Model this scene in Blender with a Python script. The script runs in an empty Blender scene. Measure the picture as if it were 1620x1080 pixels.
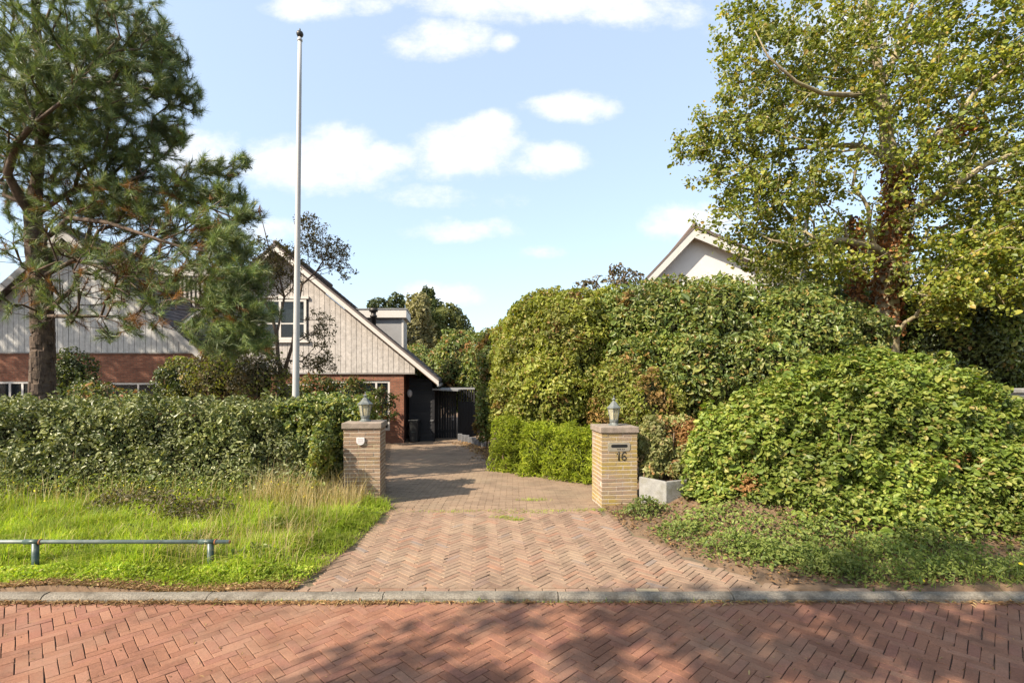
import bpy, math, numpy as np
from mathutils import Vector, Matrix

R = math.radians
rng = np.random.default_rng(16)
sc = bpy.context.scene
COL = sc.collection

# ------------------------------------------------------------------ camera, sky, sun, exposure
CAMZ, HY, FPX = 1.85, 600.0, 780.0          # eye height, horizon row and focal length in photo pixels
cam = bpy.data.cameras.new('camera')
cam.sensor_width = 36.0
cam.lens = FPX / 1620.0 * 36.0
cam.shift_y = (HY - 540.0) / 1620.0
cam.clip_start, cam.clip_end = 0.05, 3000
cam_o = bpy.data.objects.new('camera', cam)
cam_o.location = (0, 0, CAMZ)
cam_o.rotation_euler = (R(90), 0, 0)
COL.objects.link(cam_o)
sc.camera = cam_o

SUN_EL = R(39.8)
SUN_D = Vector((0.824, 0.567, 0)).normalized()      # where the shadows fall
to_sun = Vector((-SUN_D.x * math.cos(SUN_EL), -SUN_D.y * math.cos(SUN_EL), math.sin(SUN_EL)))
sl = bpy.data.lights.new('sun', 'SUN')
sl.energy = 5.0
sl.angle = R(0.6)
sl.color = (1.0, 0.875, 0.715)
sun_o = bpy.data.objects.new('sun', sl)
sun_o.rotation_euler = to_sun.to_track_quat('Z', 'Y').to_euler()
sun_o.location = (-20, -14, 20)
COL.objects.link(sun_o)

world = bpy.data.worlds.new('World')
sc.world = world
world.use_nodes = True
wn, wl = world.node_tree.nodes, world.node_tree.links
wn.clear()


def wmath(op, a, b=None, c=None, clamp=False):
    n = wn.new('ShaderNodeMath')
    n.operation = op
    n.use_clamp = clamp
    for i, v in enumerate((a, b, c)):
        if v is None:
            continue
        if isinstance(v, (int, float)):
            n.inputs[i].default_value = v
        else:
            wl.new(v, n.inputs[i])
    return n.outputs[0]


sky = wn.new('ShaderNodeTexSky')
sky.sky_type = 'NISHITA'
sky.sun_disc = False
sky.sun_elevation = SUN_EL
sky.sun_rotation = math.atan2(to_sun.x, to_sun.y)
sky.air_density, sky.dust_density, sky.ozone_density = 1.0, 1.6, 1.2
tc = wn.new('ShaderNodeTexCoord')
sep = wn.new('ShaderNodeSeparateXYZ')
wl.new(tc.outputs['Generated'], sep.inputs[0])
X_, Y_, Z_ = sep.outputs
ym = wmath('MAXIMUM', wmath('ABSOLUTE', Y_), 0.12)
U_ = wmath('DIVIDE', X_, ym)
V_ = wmath('DIVIDE', Z_, ym)
nz = wn.new('ShaderNodeTexNoise')
nz.inputs['Scale'].default_value = 5.5
nz.inputs['Detail'].default_value = 10.0
nz.inputs['Roughness'].default_value = 0.68
cmb = wn.new('ShaderNodeCombineXYZ')
wl.new(U_, cmb.inputs[0]); wl.new(wmath('MULTIPLY', V_, 1.5), cmb.inputs[1]); wl.new(Y_, cmb.inputs[2])
wl.new(cmb.outputs[0], nz.inputs['Vector'])
NOI = wmath('SUBTRACT', nz.outputs[0], 0.5)
# cumulus clouds (u, v, half width, half height) as directions of the sky, mirrored behind the viewer too
CL = [(500, 262, 112, 46, 1), (532, 236, 62, 36, 1), (608, 248, 56, 24, .9), (745, 238, 88, 44, 1), (772, 206, 46, 28, 1), (858, 250, 66, 28, .95),
      (918, 172, 70, 24, .95), (690, 62, 84, 30, .8), (797, 68, 22, 15, .6), (860, 4, 190, 30, .8), (985, 22, 110, 26, .65), (500, 8, 64, 24, .7), (583, 12, 32, 14, .6),
      (725, 362, 92, 20, .8), (866, 398, 44, 12, .6), (1085, 352, 72, 28, .85), (300, 240, 70, 34, .9), (440, 366, 60, 22, .7),
      (690, 466, 60, 18, .6), (700, 315, 90, 16, .42), (110, 130, 150, 40, .8), (1330, 60, 160, 40, .8), (1560, 260, 140, 40, .8), (1480, 430, 120, 26, .7)]
mask = None
for (cx, cy, rx, ry, wgt) in CL:
    du = wmath('MULTIPLY', wmath('SUBTRACT', U_, (cx - 810) / FPX), FPX / rx)
    dv = wmath('MULTIPLY', wmath('SUBTRACT', V_, (HY - cy) / FPX), FPX / ry)
    d2 = wmath('ADD', wmath('MULTIPLY', du, du), wmath('MULTIPLY', dv, dv))
    m = wmath('MULTIPLY_ADD', d2, -0.55 * wgt, wgt * 0.8)
    mask = m if mask is None else wmath('MAXIMUM', mask, m)
mask = wmath('ADD', wmath('MAXIMUM', mask, -0.6), wmath('MULTIPLY', NOI, 2.6))
mr = wn.new('ShaderNodeMapRange')
mr.interpolation_type = 'SMOOTHSTEP'
mr.inputs[1].default_value, mr.inputs[2].default_value = -0.04, 0.90
wl.new(mask, mr.inputs[0])
cloudmix = wn.new('ShaderNodeMix')
cloudmix.data_type = 'RGBA'
wl.new(wmath('MULTIPLY', mr.outputs[0], 0.93), cloudmix.inputs[0])
skygain = wn.new('ShaderNodeMix')
skygain.data_type = 'RGBA'
skygain.blend_type = 'MIX'
skygain.inputs[0].default_value = 0.36
wl.new(sky.outputs[0], skygain.inputs[6])
skygain.inputs[7].default_value = (4.5, 5.3, 6.0, 1)         # thin high haze over the blue
wl.new(skygain.outputs[2], cloudmix.inputs[6])
cloudmix.inputs[7].default_value = (4.45, 4.5, 4.55, 1)
bg = wn.new('ShaderNodeBackground')
bg.inputs[1].default_value = 0.115
wl.new(cloudmix.outputs[2], bg.inputs[0])
wo = wn.new('ShaderNodeOutputWorld')
wl.new(bg.outputs[0], wo.inputs[0])

sc.view_settings.view_transform = 'Standard'
sc.view_settings.look = 'None'
sc.view_settings.gamma = 1.0
sc.view_settings.use_curve_mapping = False
sc.view_settings.exposure = 1.18
sc.cycles.max_bounces = 6
sc.cycles.diffuse_bounces = 3
sc.cycles.transparent_max_bounces = 8
sc.cycles.caustics_reflective = False
sc.cycles.caustics_refractive = False


# ------------------------------------------------------------------ helpers
def at(px, py, Y):
    return np.array(((px - 810) * Y / FPX, Y, CAMZ + (HY - py) * Y / FPX))


def pxx(px, Y):
    return (px - 810) * Y / FPX


def pxz(py, Y):
    return CAMZ + (HY - py) * Y / FPX


def norm(a):
    return a / np.maximum(np.linalg.norm(a, axis=-1, keepdims=True), 1e-9)


def link(name, mesh, mat=None, parent=None, loc=None):
    o = bpy.data.objects.new(name, mesh)
    COL.objects.link(o)
    if mat is not None and mesh is not None and not mesh.materials:
        mesh.materials.append(mat)
    if parent is not None:
        o.parent = parent
        o.matrix_parent_inverse = Matrix.Translation(-Vector(parent.location)) if parent.rotation_euler.z == 0 else parent.matrix_basis.inverted()
    if loc is not None:
        o.location = loc
    return o


def tag(o, label=None, cat=None, group=None, kind=None):
    if label: o['label'] = label
    if cat: o['category'] = cat
    if group: o['group'] = group
    if kind: o['kind'] = kind
    return o


def thing(name, label, cat, loc, group=None):
    o = bpy.data.objects.new(name, None)
    o.empty_display_size = 0.2
    o.location = Vector([float(v) for v in loc])
    COL.objects.link(o)
    return tag(o, label, cat, group)


def fast_mesh(name, V, F, smooth=False):
    """V (n,3), F (m,k) with constant k"""
    me = bpy.data.meshes.new(name)
    V = np.ascontiguousarray(V, dtype=np.float32)
    F = np.ascontiguousarray(F, dtype=np.int32)
    m, k = F.shape
    me.vertices.add(len(V)); me.vertices.foreach_set('co', V.ravel())
    me.loops.add(m * k); me.loops.foreach_set('vertex_index', F.ravel())
    me.polygons.add(m)
    me.polygons.foreach_set('loop_start', np.arange(0, m * k, k, dtype=np.int32))
    me.polygons.foreach_set('loop_total', np.full(m, k, dtype=np.int32))
    if smooth:
        me.polygons.foreach_set('use_smooth', np.ones(m, dtype=bool))
    me.update(calc_edges=True)
    if not smooth:
        me.shade_flat()
    return me


class MB:
    def __init__(s):
        s.v, s.f = [], []

    def add(s, vs, fs):
        o = len(s.v)
        s.v.extend([tuple(float(c) for c in v) for v in vs])
        s.f.extend([tuple(i + o for i in f) for f in fs])
        return s

    def hexa(s, p):                       # 8 points: bottom 4 ccw, top 4 ccw
        return s.add(p, [(3, 2, 1, 0), (4, 5, 6, 7), (0, 1, 5, 4), (1, 2, 6, 5), (2, 3, 7, 6), (3, 0, 4, 7)])

    def box(s, x0, x1, y0, y1, z0, z1):
        return s.hexa([(x0, y0, z0), (x1, y0, z0), (x1, y1, z0), (x0, y1, z0), (x0, y0, z1), (x1, y0, z1), (x1, y1, z1), (x0, y1, z1)])

    def prism_y(s, poly, y0, y1):         # poly in (x, z), extruded along y
        n = len(poly)
        vs = [(x, y0, z) for x, z in poly] + [(x, y1, z) for x, z in poly]
        return s.add(vs, [tuple(range(n)), tuple(range(2 * n - 1, n - 1, -1))] + [(i, i + n, (i + 1) % n + n, (i + 1) % n) for i in range(n)])

    def lathe(s, prof, n, c, ph=0.0, cap=True):
        vs, fs = [], []
        for r, z in prof:
            for k in range(n):
                a = ph + 2 * math.pi * k / n
                vs.append((c[0] + r * math.cos(a), c[1] + r * math.sin(a), c[2] + z))
        for j in range(len(prof) - 1):
            for k in range(n):
                fs.append((j * n + k, j * n + (k + 1) % n, (j + 1) * n + (k + 1) % n, (j + 1) * n + k))
        if cap:
            fs.append(tuple(range(n - 1, -1, -1)))
            fs.append(tuple(range((len(prof) - 1) * n, len(prof) * n)))
        return s.add(vs, fs)

    def tube(s, pts, rad, n=6, cap=True):
        pts = np.asarray(pts, float)
        rad = np.broadcast_to(np.asarray(rad, float), (len(pts),))
        V, F = tube_arrays(pts, rad, n)
        s.add(V, [tuple(f) for f in F])
        if cap:
            m = len(s.v)
            k = len(pts) * n
            s.f.append(tuple(range(m - k + n - 1, m - k - 1, -1)))
            s.f.append(tuple(range(m - n, m)))
        return s

    def build(s, name, mat, parent=None, smooth=False, bevel=0):
        me = bpy.data.meshes.new(name)
        me.from_pydata(s.v, [], s.f)
        me.update()
        if smooth:
            me.polygons.foreach_set('use_smooth', np.ones(len(me.polygons), dtype=bool))
        o = link(name, me, mat, parent)
        if bevel:
            b = o.modifiers.new('bevel', 'BEVEL')
            b.width, b.segments, b.limit_method = bevel, 2, 'ANGLE'
        return o


def tube_arrays(pts, rad, n):
    m = len(pts)
    t = np.empty_like(pts)
    t[1:-1] = pts[2:] - pts[:-2]
    t[0] = pts[1] - pts[0]
    t[-1] = pts[-1] - pts[-2]
    t = norm(t)
    ref = np.array((1.0, 0, 0)) if abs(t[0][0]) < 0.8 else np.array((0, 1.0, 0))
    u = np.empty_like(pts)
    cur = ref
    for i in range(m):
        cur = cur - t[i] * np.dot(cur, t[i])
        cur = cur / max(np.linalg.norm(cur), 1e-6)
        u[i] = cur
    w = np.cross(t, u)
    a = np.arange(n) * 2 * math.pi / n
    V = pts[:, None] + rad[:, None, None] * (u[:, None] * np.cos(a)[None, :, None] + w[:, None] * np.sin(a)[None, :, None])
    j, k = np.meshgrid(np.arange(m - 1), np.arange(n), indexing='ij')
    k2 = (k + 1) % n
    F = np.stack((j * n + k, j * n + k2, (j + 1) * n + k2, (j + 1) * n + k), -1).reshape(-1, 4)
    return V.reshape(-1, 3), F


# ------------------------------------------------------------------ materials
def nmat(name):
    m = bpy.data.materials.new(name)
    m.use_nodes = True
    nt = m.node_tree
    return m, nt.nodes, nt.links, nt.nodes['Principled BSDF']


def ramp(nodes, cols):
    r = nodes.new('ShaderNodeValToRGB')
    el = r.color_ramp.elements
    while len(el) > 1:
        el.remove(el[-1])
    el[0].position, el[0].color = cols[0][0], (*cols[0][1], 1)
    for p, c in cols[1:]:
        e = el.new(p)
        e.color = (*c, 1)
    return r


KA = 0.79            # base colours below were read at a lower exposure


def kc(c):
    return tuple(min(v * KA, .8) for v in c)


def simple(name, col, rough=0.6, metal=0.0, vary=0.12, scale=6.0, bump=0.0, bscale=40.0, spec=0.4, stain=None, stain_scale=2.0, stain_amt=0.4):
    m, N, L, P = nmat(name)
    P.inputs['Roughness'].default_value = rough
    P.inputs['Metallic'].default_value = metal
    P.inputs['Specular IOR Level'].default_value = spec
    g = N.new('ShaderNodeTexCoord')
    n = N.new('ShaderNodeTexNoise')
    n.inputs['Scale'].default_value, n.inputs['Detail'].default_value = scale, 6
    L.new(g.outputs['Object'], n.inputs['Vector'])
    c = np.array(kc(col))
    stain = kc(stain) if stain else None
    rp = ramp(N, [(0.25, tuple(c * (1 - vary))), (0.75, tuple(np.minimum(c * (1 + vary), 1)))])
    L.new(n.outputs[0], rp.inputs[0])
    out = rp.outputs[0]
    if stain:
        n2 = N.new('ShaderNodeTexNoise')
        n2.inputs['Scale'].default_value, n2.inputs['Detail'].default_value, n2.inputs['Roughness'].default_value = stain_scale, 8, 0.65
        L.new(g.outputs['Object'], n2.inputs['Vector'])
        r2 = ramp(N, [(0.48, (0, 0, 0)), (0.66, (stain_amt,) * 3)])
        L.new(n2.outputs[0], r2.inputs[0])
        mx = N.new('ShaderNodeMix'); mx.data_type = 'RGBA'
        L.new(r2.outputs[0], mx.inputs[0]); L.new(out, mx.inputs[6]); mx.inputs[7].default_value = (*stain, 1)
        out = mx.outputs[2]
    L.new(out, P.inputs['Base Color'])
    if bump:
        n3 = N.new('ShaderNodeTexNoise')
        n3.inputs['Scale'].default_value, n3.inputs['Detail'].default_value = bscale, 5
        L.new(g.outputs['Object'], n3.inputs['Vector'])
        b = N.new('ShaderNodeBump')
        b.inputs['Strength'].default_value, b.inputs['Distance'].default_value = bump, 0.01
        L.new(n3.outputs[0], b.inputs['Height'])
        L.new(b.outputs[0], P.inputs['Normal'])
    return m


def piece_mat(name, cols, rough=0.8, grain=60.0, bump=0.5, stain=None, stain_scale=1.2, stain_amt=0.5, stain_lo=0.5, dirt=0.0):
    """bricks and boards: a colour per piece (per object or per island), grain and worn patches in world space"""
    cols = [(p, kc(c)) for p, c in cols]
    stain = kc(stain) if stain else None
    m, N, L, P = nmat(name)
    P.inputs['Roughness'].default_value = rough
    P.inputs['Specular IOR Level'].default_value = 0.3
    oi = N.new('ShaderNodeObjectInfo'); ge = N.new('ShaderNodeNewGeometry')
    ad = N.new('ShaderNodeMath'); ad.operation = 'ADD'
    L.new(oi.outputs['Random'], ad.inputs[0]); L.new(ge.outputs['Random Per Island'], ad.inputs[1])
    fr = N.new('ShaderNodeMath'); fr.operation = 'FRACT'
    L.new(ad.outputs[0], fr.inputs[0])
    rp = ramp(N, cols)
    L.new(fr.outputs[0], rp.inputs[0])
    n = N.new('ShaderNodeTexNoise')
    n.inputs['Scale'].default_value, n.inputs['Detail'].default_value, n.inputs['Roughness'].default_value = grain, 5, 0.7
    L.new(ge.outputs['Position'], n.inputs['Vector'])
    mr_ = ramp(N, [(0.3, (0.72,) * 3), (0.7, (1.2,) * 3)])
    L.new(n.outputs[0], mr_.inputs[0])
    mx = N.new('ShaderNodeMix'); mx.data_type = 'RGBA'; mx.blend_type = 'MULTIPLY'
    mx.inputs[0].default_value = 1.0
    L.new(rp.outputs[0], mx.inputs[6]); L.new(mr_.outputs[0], mx.inputs[7])
    out = mx.outputs[2]
    if stain:
        n2 = N.new('ShaderNodeTexNoise')
        n2.inputs['Scale'].default_value, n2.inputs['Detail'].default_value, n2.inputs['Roughness'].default_value = stain_scale, 7, 0.7
        L.new(ge.outputs['Position'], n2.inputs['Vector'])
        r2 = ramp(N, [(stain_lo, (0, 0, 0)), (stain_lo + 0.2, (stain_amt,) * 3)])
        L.new(n2.outputs[0], r2.inputs[0])
        m2 = N.new('ShaderNodeMix'); m2.data_type = 'RGBA'
        L.new(r2.outputs[0], m2.inputs[0]); L.new(out, m2.inputs[6]); m2.inputs[7].default_value = (*stain, 1)
        out = m2.outputs[2]
    if dirt:
        n4 = N.new('ShaderNodeTexNoise')
        n4.inputs['Scale'].default_value, n4.inputs['Detail'].default_value, n4.inputs['Roughness'].default_value = 1.9, 9, 0.72
        L.new(ge.outputs['Position'], n4.inputs['Vector'])
        r4 = ramp(N, [(.30, (1 - dirt,) * 3), (.52, (1, 1, 1)), (.75, (1.12, 1.1, 1.06))])
        L.new(n4.outputs[0], r4.inputs[0])
        m4 = N.new('ShaderNodeMix'); m4.data_type = 'RGBA'; m4.blend_type = 'MULTIPLY'; m4.inputs[0].default_value = 1.0
        L.new(out, m4.inputs[6]); L.new(r4.outputs[0], m4.inputs[7])
        out = m4.outputs[2]
    L.new(out, P.inputs['Base Color'])
    b = N.new('ShaderNodeBump')
    b.inputs['Strength'].default_value, b.inputs['Distance'].default_value = bump, 0.006
    L.new(n.outputs[0], b.inputs['Height']); L.new(b.outputs[0], P.inputs['Normal'])
    return m


def leaf_mat(name, cols, trans=0.35, rough=0.5, spec=0.35, patch=0.9, tcol=None, patch_amt=(0.7, 1.2)):
    m, N, L, P = nmat(name)
    P.inputs['Roughness'].default_value = rough
    P.inputs['Specular IOR Level'].default_value = spec
    ge = N.new('ShaderNodeNewGeometry')
    rp = ramp(N, [(p, kc(c)) for p, c in cols])
    L.new(ge.outputs['Random Per Island'], rp.inputs[0])
    n = N.new('ShaderNodeTexNoise')
    n.inputs['Scale'].default_value, n.inputs['Detail'].default_value = patch, 3
    L.new(ge.outputs['Position'], n.inputs['Vector'])
    mr_ = ramp(N, [(0.35, (patch_amt[0],) * 3), (0.68, (patch_amt[1], patch_amt[1], patch_amt[1] * 0.92))])
    L.new(n.outputs[0], mr_.inputs[0])
    mx = N.new('ShaderNodeMix'); mx.data_type = 'RGBA'; mx.blend_type = 'MULTIPLY'
    mx.inputs[0].default_value = 1.0
    L.new(rp.outputs[0], mx.inputs[6]); L.new(mr_.outputs[0], mx.inputs[7])
    L.new(mx.outputs[2], P.inputs['Base Color'])
    tr = N.new('ShaderNodeBsdfTranslucent')
    t2 = N.new('ShaderNodeMix'); t2.data_type = 'RGBA'; t2.blend_type = 'MULTIPLY'
    t2.inputs[0].default_value = 1.0
    L.new(mx.outputs[2], t2.inputs[6]); t2.inputs[7].default_value = (*(tcol or (1.5, 1.5, 0.6)), 1)
    L.new(t2.outputs[2], tr.inputs[0])
    ms = N.new('ShaderNodeMixShader')
    ms.inputs[0].default_value = trans
    out = N['Material Output']
    L.new(P.outputs[0], ms.inputs[1]); L.new(tr.outputs[0], ms.inputs[2]); L.new(ms.outputs[0], out.inputs[0])
    return m


M = {}
M['road_brick'] = piece_mat('road_brick', [(0, (0.237, 0.105, 0.064)), (.3, (0.281, 0.131, 0.078)), (.6, (0.314, 0.151, 0.092)), (.85, (0.264, 0.116, 0.078)), (1, (0.342, 0.176, 0.110))], .85, 90, .4, (.31, .21, .14), .9, .5, .48, dirt=.45)
M['drive_brick'] = piece_mat('drive_brick', [(0, (0.258, 0.168, 0.115)), (.3, (0.305, 0.204, 0.138)), (.6, (0.328, 0.225, 0.154)), (.82, (0.281, 0.177, 0.122)), (.93, (0.337, 0.188, 0.119)), (1, (0.258, 0.204, 0.169))], .85, 90, .6, (.36, .27, .18), 1.1, .5, .48, dirt=.4)
M['drive_brick_far'] = piece_mat('drive_brick_far', [(0, (0.243, 0.166, 0.110)), (.5, (0.280, 0.198, 0.131)), (1, (0.309, 0.218, 0.145))], .85, 70, .6, (.27, .215, .14), .7, .5, .5, dirt=.35)
M['yellow_brick'] = simple('yellow_brick', (.50, .38, .23), .8, vary=.1, bump=.4)
M['sand_joint'] = simple('sand_joint', (.15, .115, .075), .95, vary=.3, scale=9, bump=.6, bscale=80, stain=(.20, .17, .08), stain_scale=2.2, stain_amt=.8)
M['road_joint'] = simple('road_joint', (.06, .042, .032), .95, vary=.3, scale=9, bump=.6, bscale=80, stain=(.27, .17, .115), stain_scale=3.5, stain_amt=.85)
M['kerb'] = simple('kerb', (.25, .22, .175), .95, vary=.45, scale=70, bump=1.0, bscale=160, stain=(.11, .09, .065), stain_scale=4.0, stain_amt=.85)
M['pillar_brick_l'] = piece_mat('pillar_brick_l', [(0, (.24, .155, .10)), (.35, (.29, .195, .13)), (.7, (.34, .235, .16)), (1, (.26, .185, .135))], .85, 80, .7, (.40, .33, .12), 2.6, .45, .52)
M['pillar_brick_r'] = piece_mat('pillar_brick_r', [(0, (.29, .20, .14)), (.35, (.34, .24, .16)), (.7, (.39, .28, .19)), (1, (.30, .22, .165))], .85, 80, .7, (.36, .265, .055), 2.4, .85, .42)
M['mortar'] = simple('mortar', (.50, .43, .35), .95, vary=.15, scale=20, bump=.6, bscale=120, stain=(.42, .36, .14), stain_scale=3, stain_amt=.5)
M['cap'] = simple('cap', (.28, .225, .18), .9, vary=.3, scale=12, bump=.6, bscale=90, stain=(.25, .22, .15), stain_scale=4, stain_amt=.5)
M['lamp_metal'] = simple('lamp_metal', (.15, .165, .155), .55, .25, .3, 25, stain=(.36, .36, .32), stain_scale=14, stain_amt=.6)
M['white_paint'] = simple('white_paint', (.64, .61, .565), .5, vary=.06, scale=3, stain=(.5, .47, .4), stain_scale=3, stain_amt=.35)
M['board'] = piece_mat('board', [(0, (0.473, 0.434, 0.396)), (.5, (0.507, 0.469, 0.430)), (1, (0.542, 0.499, 0.456))], .65, 8, .15, (.50, .46, .41), 1.3, .15, .52)
M['board_left'] = piece_mat('board_left', [(0, (0.475, 0.475, 0.449)), (.5, (0.510, 0.506, 0.480)), (1, (0.546, 0.537, 0.502))], .65, 8, .15, (.50, .49, .45), 1.3, .15, .52)
M['shaded_trim'] = simple('shaded_trim', (.36, .345, .32), .6, vary=.15, scale=4)  # white barge paint greyed to put the wing's shade into the colour
M['backing'] = simple('backing', (.25, .23, .21), .9)
M['pole'] = simple('pole', (.50, .495, .48), .4, vary=.05, scale=2, stain=(.48, .47, .44), stain_scale=5, stain_amt=.4)
M['dark_metal'] = simple('dark_metal', (.06, .055, .05), .45, .4, .2)
M['green_metal'] = simple('green_metal', (.19, .235, .20), .42, .15, .2, 6, stain=(.36, .38, .33), stain_scale=5, stain_amt=.8, spec=.6)
M['dark_green_metal'] = simple('dark_green_metal', (.05, .085, .07), .4, .1, .25, 9, stain=(.25, .28, .25), stain_scale=12, stain_amt=.5)
M['rust'] = simple('rust', (.30, .12, .05), .9, vary=.3, scale=40)
M['black_wood'] = piece_mat('black_wood', [(0, (.014, .014, .016)), (.5, (.022, .022, .024)), (1, (.034, .032, .032))], .6, 20, .3)
M['soffit'] = simple('soffit', (.20, .115, .06), .7, vary=.2, scale=5)
M['slate'] = piece_mat('slate', [(0, (.075, .065, .07)), (.5, (.10, .085, .085)), (1, (.13, .105, .10))], .75, 30, .5)
M['zinc'] = simple('zinc', (.33, .33, .33), .55, .3, .15, 4, stain=(.22, .22, .22), stain_scale=2, stain_amt=.5)
M['tile'] = piece_mat('tile', [(0, (0.119, 0.090, 0.080)), (.5, (0.162, 0.123, 0.105)), (1, (0.196, 0.152, 0.130))], .8, 30, .5)
M['stucco'] = simple('stucco', (.74, .70, .66), .85, vary=.05, scale=2, bump=.3, bscale=50)
M['concrete'] = simple('concrete', (.28, .275, .255), .9, vary=.2, scale=14, bump=.6, bscale=80, stain=(.19, .18, .13), stain_scale=5, stain_amt=.75)
M['edging'] = simple('edging', (.15, .15, .155), .9, vary=.2, scale=12, bump=.5, bscale=80)
M['soil'] = simple('soil', (.15, .095, .055), .95, vary=.35, scale=12, bump=1.0, bscale=30, stain=(.22, .15, .09), stain_scale=5, stain_amt=.6)
M['bark'] = simple('bark', (.14, .098, .07), .95, vary=.45, scale=9, bump=1.0, bscale=26, stain=(.24, .18, .13), stain_scale=7, stain_amt=.6)
M['pine_bark'] = simple('pine_bark', (.10, .07, .05), .95, vary=.5, scale=10, bump=1.0, bscale=22, stain=(.20, .14, .09), stain_scale=8, stain_amt=.7)
M['grey_twig'] = simple('grey_twig', (.33, .27, .17), .9, vary=.45, scale=9, bump=.8, bscale=40, stain=(.36, .33, .10), stain_scale=3, stain_amt=.6)
M['birch'] = simple('birch', (.62, .58, .52), .8, vary=.15, scale=9, stain=(.12, .10, .09), stain_scale=5, stain_amt=.7)
M['core'] = simple('core', (.030, .032, .014), 1.0, vary=.5, scale=14, spec=.1)  # near-black: the shade inside the shrubs put into the colour
M['stem'] = simple('stem', (.17, .115, .07), .9, vary=.35, scale=20)
M['glass'] = simple('glass', (.012, .014, .016), .06, spec=.7)
M['blind'] = simple('blind', (.5, .48, .44), .8, vary=.08)
M['bulb'] = simple('bulb', (.75, .70, .58), .35)
M['black'] = simple('black', (.008, .008, .008), .6)
M['number'] = simple('number', (.055, .045, .03), .45, .5)
M['plaque'] = simple('plaque', (.70, .66, .64), .4, vary=.04)
M['plaque_ink'] = simple('plaque_ink', (.42, .40, .40), .6)
M['letter_plate'] = simple('letter_plate', (.36, .32, .26), .5, .3, .12, 20, stain=(.45, .40, .22), stain_scale=14, stain_amt=.5)
M['bin'] = simple('bin', (.022, .024, .024), .5)
M['bin_mark'] = simple('bin_mark', (.25, .33, .26), .6)
M['red_brick_tiny'] = simple('red_brick_tiny', (.30, .13, .08), .9)


def lamp_glass():
    m, N, L, P = nmat('lamp_glass')
    P.inputs['Base Color'].default_value = (.75, .72, .6, 1)
    P.inputs['Roughness'].default_value = .25
    t = N.new('ShaderNodeBsdfTransparent')
    t.inputs[0].default_value = (.88, .86, .76, 1)
    ms = N.new('ShaderNodeMixShader'); ms.inputs[0].default_value = .22
    L.new(t.outputs[0], ms.inputs[1]); L.new(P.outputs[0], ms.inputs[2]); L.new(ms.outputs[0], N['Material Output'].inputs[0])
    return m


M['lamp_glass'] = lamp_glass()


def house_brick():
    m, N, L, P = nmat('house_brick')
    P.inputs['Roughness'].default_value = .9
    g = N.new('ShaderNodeTexCoord')
    mp = N.new('ShaderNodeMapping')
    mp.inputs['Rotation'].default_value = (R(90), 0, 0)
    L.new(g.outputs['Object'], mp.inputs[0])
    b = N.new('ShaderNodeTexBrick')
    b.inputs['Color1'].default_value = (.20, .07, .038, 1); b.inputs['Color2'].default_value = (.28, .115, .065, 1); b.inputs['Mortar'].default_value = (.12, .085, .06, 1)
    b.inputs['Scale'].default_value = 1.0
    b.inputs['Mortar Size'].default_value = .008; b.inputs['Brick Width'].default_value = .22; b.inputs['Row Height'].default_value = .0625
    b.inputs['Bias'].default_value = -.1
    L.new(mp.outputs[0], b.inputs['Vector'])
    n = N.new('ShaderNodeTexNoise'); n.inputs['Scale'].default_value = 3; n.inputs['Detail'].default_value = 8
    L.new(g.outputs['Object'], n.inputs['Vector'])
    rp = ramp(N, [(.3, (.7, .7, .7)), (.7, (1.2, 1.15, 1.1))]); L.new(n.outputs[0], rp.inputs[0])
    mx = N.new('ShaderNodeMix'); mx.data_type = 'RGBA'; mx.blend_type = 'MULTIPLY'; mx.inputs[0].default_value = 1
    L.new(b.outputs[0], mx.inputs[6]); L.new(rp.outputs[0], mx.inputs[7]); L.new(mx.outputs[2], P.inputs['Base Color'])
    bp = N.new('ShaderNodeBump'); bp.inputs['Strength'].default_value = .6; bp.inputs['Distance'].default_value = .01; bp.invert = True
    L.new(b.outputs[1], bp.inputs['Height']); L.new(bp.outputs[0], P.inputs['Normal'])
    return m


M['house_brick'] = house_brick()
# foliage
M['grass'] = leaf_mat('grass', [(0, (0.270, 0.403, 0.038)), (.4, (0.379, 0.516, 0.053)), (.75, (0.485, 0.584, 0.076)), (.93, (0.540, 0.557, 0.121)), (1, (0.621, 0.529, 0.242))], .45, .55, .25, 1.7, (1.3, 1.3, .5), (.58, 1.25))
M['dry_grass'] = leaf_mat('dry_grass', [(0, (.42, .31, .15)), (.5, (.52, .41, .22)), (1, (.60, .50, .30))], .3, .7, .2)
M['straw'] = leaf_mat('straw', [(0, (.20, .11, .05)), (.4, (.32, .18, .09)), (.8, (.42, .28, .14)), (1, (.50, .38, .20))], .15, .8, .2)
M['weed'] = leaf_mat('weed', [(0, (0.106, 0.161, 0.039)), (.5, (0.186, 0.241, 0.054)), (1, (0.293, 0.333, 0.092))], .35, .5, .3)
M['flower'] = leaf_mat('flower', [(0, (.75, .60, .03)), (1, (.85, .74, .06))], .3, .6, .2)
M['hedge'] = leaf_mat('hedge', [(0, (0.099, 0.133, 0.037)), (.35, (0.169, 0.203, 0.062)), (.7, (0.260, 0.282, 0.106)), (1, (0.379, 0.391, 0.161))], .22, .42, .45, 1.3, (1.3, 1.3, .6), (.62, 1.22))
M['hedge_green'] = leaf_mat('hedge_green', [(0, (0.078, 0.132, 0.031)), (.4, (0.147, 0.209, 0.046)), (.75, (0.264, 0.295, 0.070)), (1, (0.434, 0.419, 0.093))], .3, .42, .45, 1.6)
M['laurel'] = leaf_mat('laurel', [(0, (0.097, 0.149, 0.037)), (.35, (0.164, 0.226, 0.050)), (.7, (0.247, 0.289, 0.074)), (.93, (0.337, 0.331, 0.092)), (1, (0.389, 0.210, 0.074))], .3, .42, .45, .8)
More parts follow.
